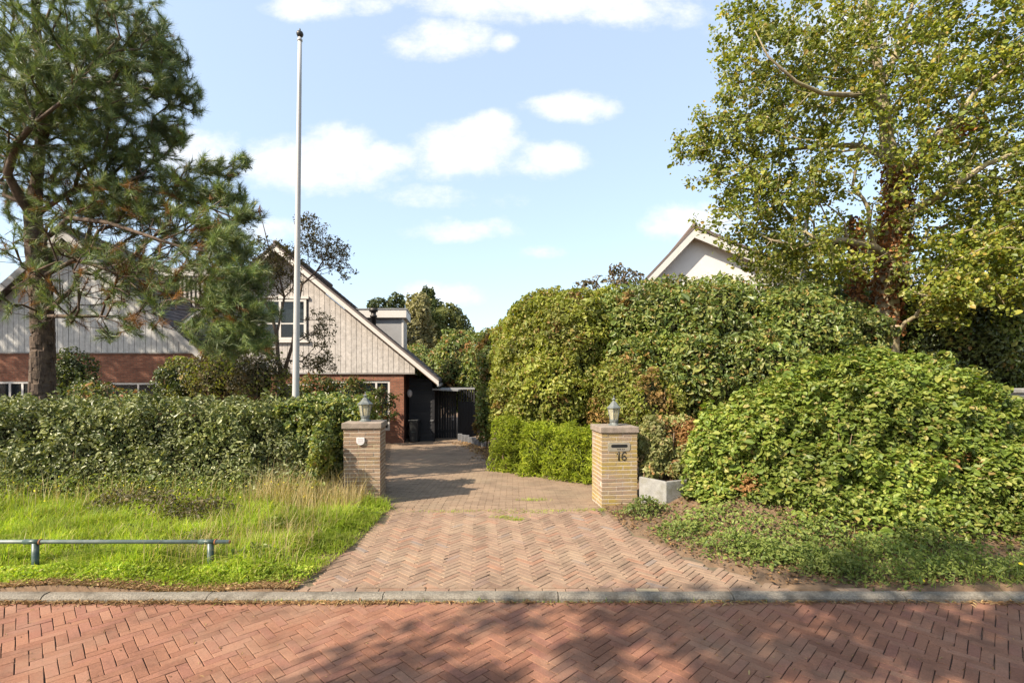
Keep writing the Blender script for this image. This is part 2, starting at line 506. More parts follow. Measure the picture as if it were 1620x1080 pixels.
M['olive'] = leaf_mat('olive', [(0, (0.155, 0.178, 0.033)), (.35, (0.237, 0.275, 0.046)), (.7, (0.327, 0.348, 0.063)), (.9, (0.380, 0.372, 0.091)), (1, (0.380, 0.252, 0.091))], .35, .5, .35, .9)
M['olive_brown'] = leaf_mat('olive_brown', [(0, (.14, .10, .03)), (.5, (.24, .16, .05)), (1, (.36, .21, .08))], .3, .6, .25, 1.0)
M['bush'] = leaf_mat('bush', [(0, (0.112, 0.169, 0.028)), (.35, (0.182, 0.255, 0.039)), (.7, (0.268, 0.329, 0.062)), (.93, (0.363, 0.373, 0.085)), (1, (0.351, 0.249, 0.091))], .33, .48, .38, .9)
M['bush_brown'] = leaf_mat('bush_brown', [(0, (.22, .11, .04)), (.5, (.34, .18, .07)), (1, (.45, .27, .11))], .25, .6, .2)
M['yew'] = leaf_mat('yew', [(0, (0.138, 0.184, 0.014)), (.4, (0.241, 0.310, 0.021)), (.8, (0.356, 0.425, 0.034)), (1, (0.437, 0.460, 0.057))], .35, .55, .25, 1.4)
M['pale_shrub'] = leaf_mat('pale_shrub', [(0, (0.195, 0.234, 0.078)), (.5, (0.312, 0.325, 0.117)), (.85, (0.429, 0.403, 0.182)), (1, (0.520, 0.390, 0.182))], .3, .5, .3, 1.6)
M['tree_leaf'] = leaf_mat('tree_leaf', [(0, (0.114, 0.165, 0.026)), (.35, (0.189, 0.237, 0.036)), (.7, (0.286, 0.310, 0.048)), (.93, (0.390, 0.382, 0.074)), (1, (0.436, 0.290, 0.074))], .4, .45, .4, .45, (1.4, 1.35, .4))
M['dead_leaf'] = leaf_mat('dead_leaf', [(0, (0.166, 0.066, 0.033)), (.5, (0.312, 0.133, 0.055)), (1, (0.478, 0.235, 0.099))], .2, .7, .2)
M['litter_leaf'] = leaf_mat('litter_leaf', [(0, (.12, .065, .035)), (.5, (.22, .13, .065)), (.85, (.30, .18, .09)), (1, (.42, .24, .10))], .1, .8, .2)
M['needle'] = leaf_mat('needle', [(0, (0.087, 0.149, 0.063)), (.4, (0.147, 0.219, 0.084)), (.75, (0.244, 0.308, 0.097)), (1, (0.391, 0.396, 0.129))], .2, .45, .4, 3.0, (1.2, 1.2, .6), (.45, 1.6))
M['dead_needle'] = leaf_mat('dead_needle', [(0, (0.187, 0.081, 0.033)), (.5, (0.306, 0.144, 0.055)), (1, (0.391, 0.225, 0.099))], .2, .7, .2)
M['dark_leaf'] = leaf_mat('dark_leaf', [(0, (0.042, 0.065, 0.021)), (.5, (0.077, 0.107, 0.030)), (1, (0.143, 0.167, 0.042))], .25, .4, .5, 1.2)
M['sparse_leaf'] = leaf_mat('sparse_leaf', [(0, (0.081, 0.079, 0.035)), (.5, (0.127, 0.110, 0.050)), (1, (0.196, 0.147, 0.070))], .3, .5, .35, 1.2)
M['climber'] = leaf_mat('climber', [(0, (0.065, 0.098, 0.026)), (.5, (0.117, 0.156, 0.039)), (.8, (0.208, 0.195, 0.065)), (1, (0.390, 0.130, 0.065))], .3, .5, .35, 1.5)
M['far_green'] = leaf_mat('far_green', [(0, (.10, .125, .045)), (.5, (.16, .18, .06)), (1, (.24, .245, .09))], .25, .6, .2, .4)
M['far_pale'] = leaf_mat('far_pale', [(0, (.22, .21, .10)), (.5, (.32, .30, .15)), (1, (.42, .38, .21))], .25, .6, .2, .4)
M['far_dark'] = leaf_mat('far_dark', [(0, (.05, .075, .03)), (.5, (.085, .115, .04)), (1, (.15, .17, .06))], .2, .6, .2, .4)


# ------------------------------------------------------------------ terrain
XR = np.array([(3.9, 2.6), (4.31, 2.42), (5.06, 1.88), (6.0, 1.42), (6.95, 1.29), (7.6, 1.30), (7.8, 1.85), (9.5, 1.60), (9.9, 1.2), (10.8, .55), (12.5, -.32), (15.5, -1.0), (19, -2.05), (21, -2.1)])
XL = np.array([(3.9, -2.0), (4.33, -1.90), (5.34, -1.76), (7.1, -1.72), (7.3, -1.98), (7.9, -2.05), (18, -4.4), (21, -4.4)])


def xr(y): return np.interp(y, XR[:, 0], XR[:, 1])
def xl(y): return np.interp(y, XL[:, 0], XL[:, 1])
def zd(y): return -0.0464 * np.clip(np.asarray(y, float) - 7.3, 0, 11.2)
def sstep(a, b, t):
    t = np.clip((t - a) / (b - a), 0, 1)
    return t * t * (3 - 2 * t)


def gz(x, y):
    x = np.asarray(x, float); y = np.asarray(y, float)
    base = zd(y)
    n = 0.02 * np.sin(3.1 * x + 1.7 * y) + 0.015 * np.sin(5.3 * y - 2.2 * x + 1)
    dr = x - xr(y)
    right = base + sstep(0.0, 2.2, dr) * 0.42 * sstep(4.5, 6.6, y) + sstep(1.0, 7.0, dr) * 0.9 * sstep(7, 12, y) + n * sstep(.1, .6, dr) + 0.02
    dl = xl(y) - x
    left = base + n * sstep(.1, .6, dl) + 0.02 + 0.05 * sstep(.2, 1.5, dl) * sstep(4.5, 6, y)
    z = np.where(dr > 0, right, np.where(dl > 0, left, base - 0.07))
    far = sstep(22, 30, y)
    z = z * (1 - far) + far * (-0.5)
    z = np.where(y < 4.30, -0.14, z)
    side = sstep(14, 30, np.abs(x))
    return z * (1 - side) + side * np.where(y < 4.3, -.14, np.maximum(z * .3, -.5))


def spaced(lo, hi, fine0, fine1, step, growth=1.35):
    a = list(np.arange(fine0, fine1 + 1e-6, step))
    s, p = step, a[-1]
    while p < hi:
        s *= growth; p += s; a.append(p)
    s, p = step, a[0]
    while p > lo:
        s *= growth; p -= s; a.insert(0, p)
    return np.array(a)


gx = spaced(-900, 900, -10, 10, .16)
gy = spaced(-600, 1500, 3.4, 21, .14)
gy = np.sort(np.concatenate((gy[(gy < 4.2) | (gy > 4.36)], [4.295, 4.305])))
GX, GY = np.meshgrid(gx, gy)
GZ = gz(GX, GY)
nx, ny = len(gx), len(gy)
j, i = np.meshgrid(np.arange(ny - 1), np.arange(nx - 1), indexing='ij')
F = np.stack((j * nx + i, j * nx + i + 1, (j + 1) * nx + i + 1, (j + 1) * nx + i), -1).reshape(-1, 4)
ground = link('ground', fast_mesh('ground', np.stack((GX, GY, GZ), -1).reshape(-1, 3), F, True), M['soil'])
tag(ground, 'bare brown garden soil under the hedges and grass', kind='structure')

# ------------------------------------------------------------------ road, kerb and driveway in bricks
def herringbone(L, W, joint, ang, x0, x1, y0, y1, origin=(0, 0)):
    """centres and angles of the bricks of a herringbone rotated so that its zigzags run along ang"""
    Lj, Wj = L + joint, W + joint
    c, s = math.cos(ang), math.sin(ang)
    out = []
    span = max(x1 - x0, y1 - y0) * 1.6
    n1, n2 = int(span / (Wj * 1.414)) + 4, int(span / (Lj * 1.414)) + 4
    mx, my = (x0 + x1) / 2 + origin[0], (y0 + y1) / 2 + origin[1]
    for a in range(-n1, n1):
        for b in range(-n2, n2):
            ox, oy = a * Wj + b * Lj, a * Wj - b * Lj
            for (cx, cy, v) in ((ox + Lj / 2, oy + Wj / 2, 0), (ox + Wj / 2, oy + Wj + Lj / 2, 1)):
                X, Y = mx + cx * c - cy * s, my + cx * s + cy * c
                if x0 <= X <= x1 and y0 <= Y <= y1:
                    out.append((X, Y, ang + v * math.pi / 2))
    return np.array(out)


def brick_template(L, W, H, ch):
    a, b = L / 2, W / 2
    v = [(-a, -b, -H), (a, -b, -H), (a, b, -H), (-a, b, -H), (-a, -b, -ch), (a, -b, -ch), (a, b, -ch), (-a, b, -ch),
         (-a + ch, -b + ch, 0), (a - ch, -b + ch, 0), (a - ch, b - ch, 0), (-a + ch, b - ch, 0)]
    f = [(0, 1, 5, 4), (1, 2, 6, 5), (2, 3, 7, 6), (3, 0, 4, 7), (4, 5, 9, 8), (5, 6, 10, 9), (6, 7, 11, 10), (7, 4, 8, 11), (8, 9, 10, 11)]
    return np.array(v), np.array(f)


def lay_bricks(parent, bricks, zf, L, W, H, ch, mat, nparts, part_name='brick', stuff_name='brick_field', tilt=.012, zj=.0022, clip=None):
    """the nparts bricks that show largest become parts, the rest one joined part"""
    tv, tf = brick_template(L, W, H, ch)
    n = len(bricks)
    z = zf(bricks[:, 0], bricks[:, 1]) + rng.normal(0, zj, n)
    ang = bricks[:, 2] + rng.normal(0, .012, n)
    tx, ty = rng.normal(0, tilt, n), rng.normal(0, tilt, n)
    pos = np.stack((bricks[:, 0] + rng.normal(0, .0012, n), bricks[:, 1] + rng.normal(0, .0012, n), z), 1)
    cutm = np.zeros(n, bool)
    if clip:
        ext = (np.abs(np.sin(ang)) * L + np.abs(np.cos(ang)) * W) / 2
        cutm = (pos[:, 1] - ext < clip[0]) | (pos[:, 1] + ext > clip[1])
        m = MB()
        for k in np.where(cutm)[0]:
            c, s_ = math.cos(ang[k]), math.sin(ang[k])
            poly = [(pos[k, 0] + a * c - b * s_, pos[k, 1] + a * s_ + b * c) for a, b in ((-L / 2, -W / 2), (L / 2, -W / 2), (L / 2, W / 2), (-L / 2, W / 2))]
            for lim, sg in ((clip[0], 1), (clip[1], -1)):
                out = []
                for q in range(len(poly)):
                    p0, p1 = poly[q - 1], poly[q]
                    i0, i1 = (p0[1] - lim) * sg >= 0, (p1[1] - lim) * sg >= 0
                    if i0 != i1:
                        t = (lim - p0[1]) / (p1[1] - p0[1])
                        out.append((p0[0] + t * (p1[0] - p0[0]), lim))
                    if i1: out.append(p1)
                poly = out
                if len(poly) < 3: break
            if len(poly) < 3: continue
            ar = abs(sum(poly[q - 1][0] * poly[q][1] - poly[q][0] * poly[q - 1][1] for q in range(len(poly)))) / 2
            if ar < L * W * .06: continue
            nn = len(poly)
            m.add([(x, y, pos[k, 2]) for x, y in poly] + [(x, y, pos[k, 2] - H) for x, y in poly], [tuple(range(nn))] + [(q, q + nn, (q + 1) % nn + nn, (q + 1) % nn) for q in range(nn)])
        tag(m.build('cut_bricks', mat, parent), kind='stuff')
        bricks, pos, ang, tx, ty = bricks[~cutm], pos[~cutm], ang[~cutm], tx[~cutm], ty[~cutm]
        n = len(bricks)
    infr = (bricks[:, 1] > 2.72) & (np.abs(bricks[:, 0]) < bricks[:, 1] * 1.05)
    key = np.where(infr, np.hypot(bricks[:, 0], bricks[:, 1]), 1e6)
    order = np.argsort(key)
    sel = [k for k in order[:nparts] if infr[k]]
    me = bpy.data.meshes.new(part_name)
    me.from_pydata([tuple(v) for v in tv], [], [tuple(f) for f in tf]); me.update()
    me.materials.append(mat)
    for k in sel:
        o = bpy.data.objects.new(part_name, me)
        COL.objects.link(o)
        o.parent = parent
        o.location = pos[k]; o.rotation_euler = (tx[k], ty[k], ang[k])
    rest = np.ones(n, bool); rest[sel] = False
    if rest.any():
        P, A = pos[rest], ang[rest]
        c, s = np.cos(A)[:, None], np.sin(A)[:, None]
        loc = np.stack((tv[None, :, 0] * c - tv[None, :, 1] * s, tv[None, :, 0] * s + tv[None, :, 1] * c, np.repeat(tv[None, :, 2], len(P), 0)), -1)
        loc[..., 2] += loc[..., 0] * tx[rest][:, None] + loc[..., 1] * ty[rest][:, None]
        V = (loc + P[:, None]).reshape(-1, 3)
        Fc = (tf[None] + (np.arange(len(P)) * len(tv))[:, None, None]).reshape(-1, 4)
        tag(link(stuff_name, fast_mesh(stuff_name, V, Fc), mat, parent), kind='stuff')


ROADZ = -0.046
def rz(y): return ROADZ + .02 * (4.2 - np.asarray(y, float))
road = MB().add([(-60, -12, ROADZ - .012), (60, -12, ROADZ - .012), (60, 0, float(rz(0)) - .009), (-60, 0, float(rz(0)) - .009), (60, 4.21, float(rz(4.21)) - .009), (-60, 4.21, float(rz(4.21)) - .009)], [(0, 1, 2, 3), (3, 2, 4, 5)]).build('road', M['road_joint'])
tag(road, 'red brick street in herringbone in the foreground', kind='structure')
hb = herringbone(.199, .064, .0045, R(45), -8, 8, .6, 4.32)
lay_bricks(road, hb, lambda x, y: rz(y), .199, .064, .03, .0025, M['road_brick'], 300, tilt=.004, zj=.0008, clip=(-99, 4.198))
# gutter course of bricks along the kerb
xs = np.arange(-9, 9, .204)

kerb = bpy.data.objects.new('kerb', None); COL.objects.link(kerb)
tag(kerb, 'low grey concrete kerb along the red brick street', kind='structure')
kx = [-8.6, -7.1, -5.6] + [pxx(p, 4.22) for p in (66, 327, 605, 883, 1160, 1432)] + [4.85, 6.3, 7.8]
prof = [(4.306, -.16), (4.306, .0), (4.25, .001), (4.225, -.006), (4.208, -.024), (4.203, -.16)]
for a, b in zip(kx[:-1], kx[1:]):
    vs, fs = [], []
    dz, dy = rng.normal(0, .003), rng.normal(0, .003)
    n = len(prof)
    segs = 6
    for q in range(segs + 1):
        t = a + .004 + (b - a - .008) * q / segs
        for (y, z) in prof:
            vs.append((t, y + dy + rng.normal(0, .0015), z + dz + rng.normal(0, .0015)))
    for q in range(segs):
        for k in range(n - 1):
            fs.append((q * n + k, q * n + k + 1, (q + 1) * n + k + 1, (q + 1) * n + k))
    fs.append(tuple(range(n))); fs.append(tuple(range((segs + 1) * n - 1, segs * n - 1, -1)))
    MB().add(vs, fs).build('kerb_stone', M['kerb'], kerb, smooth=False)

ys = np.concatenate((np.arange(4.308, 8, .15), np.arange(8, 21, .4)))
vs, fs = [], []
for y in ys:
    vs += [(xl(y) - .05, y, float(zd(y)) - .012), (xr(y) + .05, y, float(zd(y)) - .012)]
for k in range(len(ys) - 1):
    fs.append((2 * k, 2 * k + 1, 2 * k + 3, 2 * k + 2))
drive = MB().add(vs, fs).build('driveway', M['sand_joint'])
tag(drive, 'brown brick driveway leading between the pillars to the gate', kind='structure')
hb = herringbone(.198, .0560, .0050, R(45 + 3.6), -2.3, 3.2, 4.28, 7.14)
hb = hb[(hb[:, 0] > xl(hb[:, 1]) + .03 + .05 * np.sin(hb[:, 1] * 7)) & (hb[:, 0] < xr(hb[:, 1]) - .02 + .05 * np.sin(hb[:, 1] * 6))]
lay_bricks(drive, hb, lambda x, y: zd(y), .198, .0560, .03, .0035, M['drive_brick'], 270, tilt=.007, zj=.0012, clip=(4.379, 7.042))
row = np.array([(x, 4.345, 0) for x in np.arange(-2.3, 3.1, .2055)])
tv, tf = brick_template(.2, .06, .03, .004)
for q, (x, y, a) in enumerate(row):
    me = bpy.data.meshes.new('border_brick'); me.from_pydata([tuple(v) for v in tv], [], [tuple(f) for f in tf])
    o = link('border_brick', me, M['yellow_brick'] if q == 17 else M['drive_brick'], drive)
    o.location = (x, y, rng.normal(.001, .002)); o.rotation_euler = (0, 0, rng.normal(0, .008))
# beyond the pillars the bricks lie in rows
rows = []
y = 7.075
k = 0
while y < 20.6:
    a, b = xl(y), xr(y)
    for x in np.arange(-4.6 + (k % 2) * .1025, 2.2, .205):
        if a + .02 < x < b - .02:
            rows.append((x, y, R(3) * .3))
    y += .0585 if y < 13 else .0585
    k += 1
rows = np.array(rows)
lay_bricks(drive, rows, lambda x, y: zd(y), .197, .051, .03, .003, M['drive_brick_far'], 0, stuff_name='brick_rows', tilt=.008, zj=.0012)

# ------------------------------------------------------------------ foliage machinery
CAMP = np.array((0, 0, CAMZ))


def leaf_arrays(P, Nrm, size, aspect=.6, fold=.25, droop=.15, shape='ovate', down=0.0, r=None, tdir=None):
    r = r or rng
    n = len(P)
    Nrm = norm(Nrm)
    t = r.normal(size=(n, 3)) if tdir is None else tdir + r.normal(size=(n, 3)) * .35
    t[:, 2] -= down
    t = norm(t - Nrm * np.sum(t * Nrm, 1, keepdims=True))
    b = np.cross(Nrm, t)
    s = np.broadcast_to(size, (n,))[:, None]
    w = s * aspect * .5
    f = w * fold
    base = P - t * s * .5
    tip = P + t * s * .5 - Nrm * s * droop
    if shape == 'ovate':
        c1 = P - t * s * .2 + Nrm * f
        c2 = P + t * s * .2 + Nrm * f * .6
        V = np.stack((base, c1 + b * w, c2 + b * w * .8, tip, c2 - b * w * .8, c1 - b * w), 1)
        T = np.array([(0, 1, 2, 3), (0, 3, 4, 5)])
    elif shape == 'diamond':
        c = P + Nrm * f
        V = np.stack((base, c + b * w, tip, c - b * w), 1)
        T = np.array([(0, 1, 2, 3)])
    else:                                    # blade triangle
        V = np.stack((base - b * w, base + b * w, tip), 1)
        T = np.array([(0, 1, 2)])
    k = V.shape[1]
    F = (T[None] + (np.arange(n) * k)[:, None, None]).reshape(-1, T.shape[1])
    return V.reshape(-1, 3), F


def leaves(name, mat, parent, *a, **k):
    V, F = leaf_arrays(*a, **k)
    return tag(link(name, fast_mesh(name, V, F), mat, parent), kind='stuff')


def make_lumps(seed, scale, octs=5):
    r = np.random.default_rng(seed)
    ks, ph = [], []
    for o in range(octs):
        for q in range(3):
            ks.append(norm(r.normal(size=3)) * 2 * math.pi / scale * (1.55 ** o)); ph.append(r.uniform(0, 6.28))
    ks, ph = np.array(ks), np.array(ph)
    am = np.repeat(1.45 ** -np.arange(octs), 3)
    am = am / am.sum() * 2.2
    return lambda p: np.sin(p @ ks.T + ph) @ am


def sdf_prims(p, prims):
    out = np.full(len(p), 1e9)
    for q in prims:
        if q[0] == 'e':
            c, r_ = np.array(q[1]), np.array(q[2])
            d = p - c
            k0 = np.linalg.norm(d / r_, axis=1); k1 = np.linalg.norm(d / r_ ** 2, axis=1)
            s = k0 * (k0 - 1) / np.maximum(k1, 1e-6)
        else:                                # rounded box: centre, half size, corner radius, rotation
            c, h, rad, a = np.array(q[1]), np.array(q[2]), q[3], (q[4] if len(q) > 4 else 0)
            d = p - c
            ca, sa = math.cos(-a), math.sin(-a)
            d = np.stack((d[:, 0] * ca - d[:, 1] * sa, d[:, 0] * sa + d[:, 1] * ca, d[:, 2]), 1)
            e = np.abs(d) - (h - rad)
            s = np.linalg.norm(np.maximum(e, 0), axis=1) + np.minimum(e.max(1), 0) - rad
        out = np.minimum(out, s)
    return out


def shell_points(prims, n, depth, seed, lump=.12, lscale=1.0, cull=True, front_x=None):
    r = np.random.default_rng(seed)
    lf = make_lumps(seed + 7, lscale)
    lo, hi = [], []
    for q in prims:
        e = np.array(q[2]) * (1.0 if q[0] == 'e' or len(q) < 5 or q[4] == 0 else 1.45)
        lo.append(np.array(q[1]) - e - lump * 2); hi.append(np.array(q[1]) + e + lump * 2)
    lo, hi = np.min(lo, 0), np.max(hi, 0)
    f = lambda p: sdf_prims(p, prims) - lump * lf(p)
    acc, tot = [], 0
    for it in range(60):
        p = lo + r.random((150000, 3)) * (hi - lo)
        s = f(p)
        ok = (s < 0) & (s > -depth)
        p, s = p[ok], s[ok]
        keep = r.random(len(p)) < (1 + s / depth) ** .8
        p = p[keep]
        p = p[p[:, 2] > gz(p[:, 0], p[:, 1]) + .02]
        if cull and len(p):
            e = .03
            s0 = f(p)
            g = np.stack([f(p + np.eye(3)[q] * e) - s0 for q in range(3)], 1)
            g = norm(g)
            d = np.sum(g * norm(CAMP - p), 1)
            keep = (d > -.3) | (r.random(len(p)) < .14)
            p, g = p[keep], g[keep]
            acc.append(np.concatenate((p, g), 1))
        tot = sum(len(a) for a in acc)
        if tot >= n:
            break
    a = np.concatenate(acc)[:n]
    return a[:, :3], a[:, 3:], r


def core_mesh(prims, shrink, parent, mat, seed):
    """solid shell in place of inner twigs; its near-black colour stands for the shade inside"""
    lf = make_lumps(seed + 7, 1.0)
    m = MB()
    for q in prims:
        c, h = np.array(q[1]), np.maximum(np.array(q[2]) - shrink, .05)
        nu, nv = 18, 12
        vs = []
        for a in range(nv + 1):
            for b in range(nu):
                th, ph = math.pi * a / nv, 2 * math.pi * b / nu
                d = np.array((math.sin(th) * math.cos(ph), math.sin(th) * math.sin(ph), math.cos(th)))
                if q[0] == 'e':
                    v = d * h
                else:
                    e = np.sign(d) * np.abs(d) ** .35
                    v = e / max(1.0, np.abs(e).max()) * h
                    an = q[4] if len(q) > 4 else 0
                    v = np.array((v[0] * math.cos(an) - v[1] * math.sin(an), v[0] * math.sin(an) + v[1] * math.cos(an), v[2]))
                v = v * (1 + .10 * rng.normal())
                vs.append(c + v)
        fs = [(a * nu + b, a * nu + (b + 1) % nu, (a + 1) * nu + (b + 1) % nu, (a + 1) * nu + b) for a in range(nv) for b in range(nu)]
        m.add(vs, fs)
    return tag(m.build('shade_core', mat, parent), kind='stuff')


def shrub(name, label, cat, prims, n, size, mat, seed, depth=.3, aspect=.6, lump=.12, lscale=1.0, up=.35, jit=.7, shape='ovate', group=None,
          core=True, stems=5, extra=None, fold=.25, droop=.15, down=0.0, svar=.3, coremat='core', shrink=None):
    P, G, r = shell_points(prims, n, depth, seed, lump, lscale)
    b = np.mean([q[1] for q in prims], axis=0)
    b[2] = gz(b[0], b[1])
    t = thing(name, label, cat, b, group)
    Nn = norm(G) + np.array((0, 0, up)) + r.normal(size=P.shape) * jit
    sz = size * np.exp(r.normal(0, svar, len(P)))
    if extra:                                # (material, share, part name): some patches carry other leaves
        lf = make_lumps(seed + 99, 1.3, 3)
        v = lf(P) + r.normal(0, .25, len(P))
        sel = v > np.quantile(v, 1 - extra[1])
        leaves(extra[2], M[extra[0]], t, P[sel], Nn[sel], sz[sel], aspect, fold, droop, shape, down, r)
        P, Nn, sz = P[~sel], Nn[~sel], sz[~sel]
    leaves('foliage', M[mat], t, P, Nn, sz, aspect, fold, droop, shape, down, r)
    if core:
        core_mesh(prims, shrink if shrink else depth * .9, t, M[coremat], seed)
    for q in range(stems):
        pr = prims[q % len(prims)]
        c = np.array(pr[1]); h = np.array(pr[2])
        x0, y0 = c[0] + r.uniform(-.6, .6) * h[0], c[1] - h[1] * r.uniform(.1, .7)
        g0 = float(gz(x0, y0))
        top = np.array((x0 + r.uniform(-.3, .3) * h[0], y0 + .1 * h[1], c[2] + .5 * h[2]))
        mid = (np.array((x0, y0, g0)) + top) / 2 + r.normal(0, .06, 3)
        MB().tube([(x0, y0, g0 - .03), mid, top], [.022, .016, .008], 6).build('stem', M['stem'], t, True)
    return t


# ------------------------------------------------------------------ trees grown towards target points
def grow(nodes, parents, targets, bf=.25, step=.3, wob=.04, r=None, sag=0.0):
    r = r or rng
    nodes = [np.array(v, float) for v in nodes]
    parents = list(parents)
    plen = [0.0] * len(nodes)
    for k in range(len(nodes)):
        if parents[k] >= 0:
            plen[k] = plen[parents[k]] + np.linalg.norm(nodes[k] - nodes[parents[k]])
    cap = len(nodes) + 40000
    A = np.zeros((cap, 3)); A[:len(nodes)] = nodes
    PL = np.zeros(cap); PL[:len(nodes)] = plen
    n = len(nodes)
    PA = parents
    d0 = np.min(np.linalg.norm(targets[:, None] - A[None, :n], axis=2), 1)
    ends = []
    for k in np.argsort(d0 + r.uniform(0, .5, len(d0))):
        T = targets[k]
        d = np.linalg.norm(A[:n] - T, axis=1)
        j = int(np.argmin(d + bf * PL[:n]))
        m = max(1, int(d[j] / step))
        a0 = A[j].copy()
        prev = j
        off = r.normal(0, wob, (m + 1, 3)) * d[j] ** .5
        for q in range(1, m + 1):
            f = q / m
            p = a0 + (T - a0) * f
            if q < m:
                p = p + off[q]
                p[2] += sag * math.sin(math.pi * f) * d[j]
            A[n] = p; PL[n] = PL[prev] + np.linalg.norm(p - A[prev]); PA.append(prev)
            prev = n; n += 1
        ends.append(prev)
    return A[:n].copy(), np.array(PA), np.array(ends)


def radii(A, PA, tip, power=2.3, fixed=None):
    n = len(A)
    acc = np.zeros(n)
    kids = np.zeros(n, int)
    for k in range(n):
        if PA[k] >= 0: kids[PA[k]] += 1
    acc[kids == 0] = tip ** power
    for k in range(n - 1, 0, -1):
        if PA[k] >= 0: acc[PA[k]] += acc[k]
    rad = acc ** (1 / power)
    if fixed is not None:
        rad[:len(fixed)] = fixed
        for k in range(len(fixed), n):
            rad[k] = min(rad[k], rad[PA[k]] * .9)
    return rad


def branch_arrays(A, PA, rad, skip=0):
    n = len(A)
    ch = [[] for _ in range(n)]
    for k in range(n):
        if PA[k] >= 0: ch[PA[k]].append(k)
    Vs, Fs, off = [], [], 0
    starts = [(-1, 0)]
    while starts:
        p, k = starts.pop()
        chain = ([p] if p >= 0 else []) + [k]
        cur = k
        while ch[cur]:
            c = sorted(ch[cur], key=lambda q: -rad[q])
            for o in c[1:]: starts.append((cur, o))
            cur = c[0]; chain.append(cur)
        if len(chain) < 2: continue
        pts = A[chain]
        rr = rad[chain].copy()
        if p >= 0: rr[0] = min(rr[0], rr[1])
        m = 12 if rr.max() > .12 else (7 if rr.max() > .04 else (5 if rr.max() > .015 else 3))
        V, F_ = tube_arrays(pts, rr, m)
        Vs.append(V); Fs.append(F_ + off); off += len(V)
    return np.concatenate(Vs), np.concatenate(Fs)


def ell_targets(clumps, r, surf=.5):
    out = []
    for (c, h, n) in clumps:
        d = norm(r.normal(size=(n, 3)))
        out.append(np.array(c) + d * np.array(h) * (r.random((n, 1)) ** surf))
    return np.concatenate(out)


exec_parts = True
# ------------------------------------------------------------------ gate pillars
def pillar(label, corner, width, rot, height, mat, courses, notes):
    """corner: front corner nearest the drive; local x runs along the front, y to the back"""
    t = thing('gate_pillar', label, 'pillar', (corner[0], corner[1], float(gz(corner[0], corner[1]) if 0 else 0)))
    t.rotation_euler = (0, 0, rot)
    bpy.context.view_layer.update()

    def loc(o):
        o.matrix_parent_inverse = Matrix.Identity(4)
        return o
    w = width
    ph = height - .085
    loc(MB().box(.004, w - .004, .004, w - .004, -.1, ph - .001).build('mortar_core', M['mortar'], t))
    cap_ = loc(MB().box(-.022, w + .022, -.022, w + .022, ph, height).build('cap', M['cap'], t, bevel=.008))
    lay = ph / courses
    bw, bl = .100, .210
    meshes = {}

    def bmesh_of(L, W, H):
        key = (round(L, 3), round(W, 3))
        if key not in meshes:
            e = .004
            m = MB()
            x, y, z = L / 2, W / 2, H / 2
            vs = []
            for (zz, i_) in ((-z, e), (-z + e, 0), (z - e, 0), (z, e)):
                vs += [(-x + i_, -y + i_, zz), (x - i_, -y + i_, zz), (x - i_, y - i_, zz), (-x + i_, y - i_, zz)]
            fs = [(3, 2, 1, 0), (12, 13, 14, 15)]
            for j in range(3):
                for k in range(4):
                    fs.append((j * 4 + k, j * 4 + (k + 1) % 4, (j + 1) * 4 + (k + 1) % 4, (j + 1) * 4 + k))
            me = bpy.data.meshes.new('brick'); me.from_pydata(vs, [], fs); me.materials.append(mat)
            meshes[key] = me
        return meshes[key]

    def put(cx, cy, cz, L, W, a):
        o = bpy.data.objects.new('brick', bmesh_of(L, W, lay - .011))
        COL.objects.link(o); o.parent = t
        o.location = (cx + rng.normal(0, .0012), cy + rng.normal(0, .0012), cz)
        o.rotation_euler = (0, 0, a + rng.normal(0, .006))

    j = .011
    for c in range(courses):
        z = (c + .5) * lay
        if c % 2 == 0:
            lens = [bl, bl, w - 2 * bl - 2 * j]
        else:
            lens = [w - 2 * bl - 2 * j, bl, bl]
        # front and back run the full width, the sides between them
        for yy in (bw / 2, w - bw / 2):
            x = 0
            for L in lens:
                put(x + L / 2, yy, z, L, bw, 0); x += L + j
        inner = w - 2 * bw - 2 * j
        sl_ = [inner * .64 - j / 2, inner * .36 - j / 2]
        if c % 2: sl_.reverse()
        for xx in (bw / 2, w - bw / 2):
            y = bw + j
            for L in sl_:
                put(xx, y + L / 2, z, L, bw, math.pi / 2); y += L + j
    notes(t, loc, w, ph, height)
    return t


def left_notes(t, loc, w, ph, h):
    cx, cz = w * .47, pxz(697, 7.3)
    pts = [(-.058, .052), (.058, .052), (.060, .0), (.052, -.032), (.030, -.052), (0, -.060), (-.030, -.052), (-.052, -.032), (-.060, .0)]
    pl = loc(MB().prism_y([(cx + a, cz + b) for a, b in pts], -.024, -.004).build('plaque', M['plaque'], t, bevel=.004))
    for q, (z, l) in enumerate(((.030, .04), (.008, .036), (-.018, .042))):
        o = MB().box(cx - l, cx + l, -.0258, -.0235, cz + z - .004, cz + z + .004).build('engraved_line', M['plaque_ink'], pl)
        o.matrix_parent_inverse = Matrix.Identity(4)


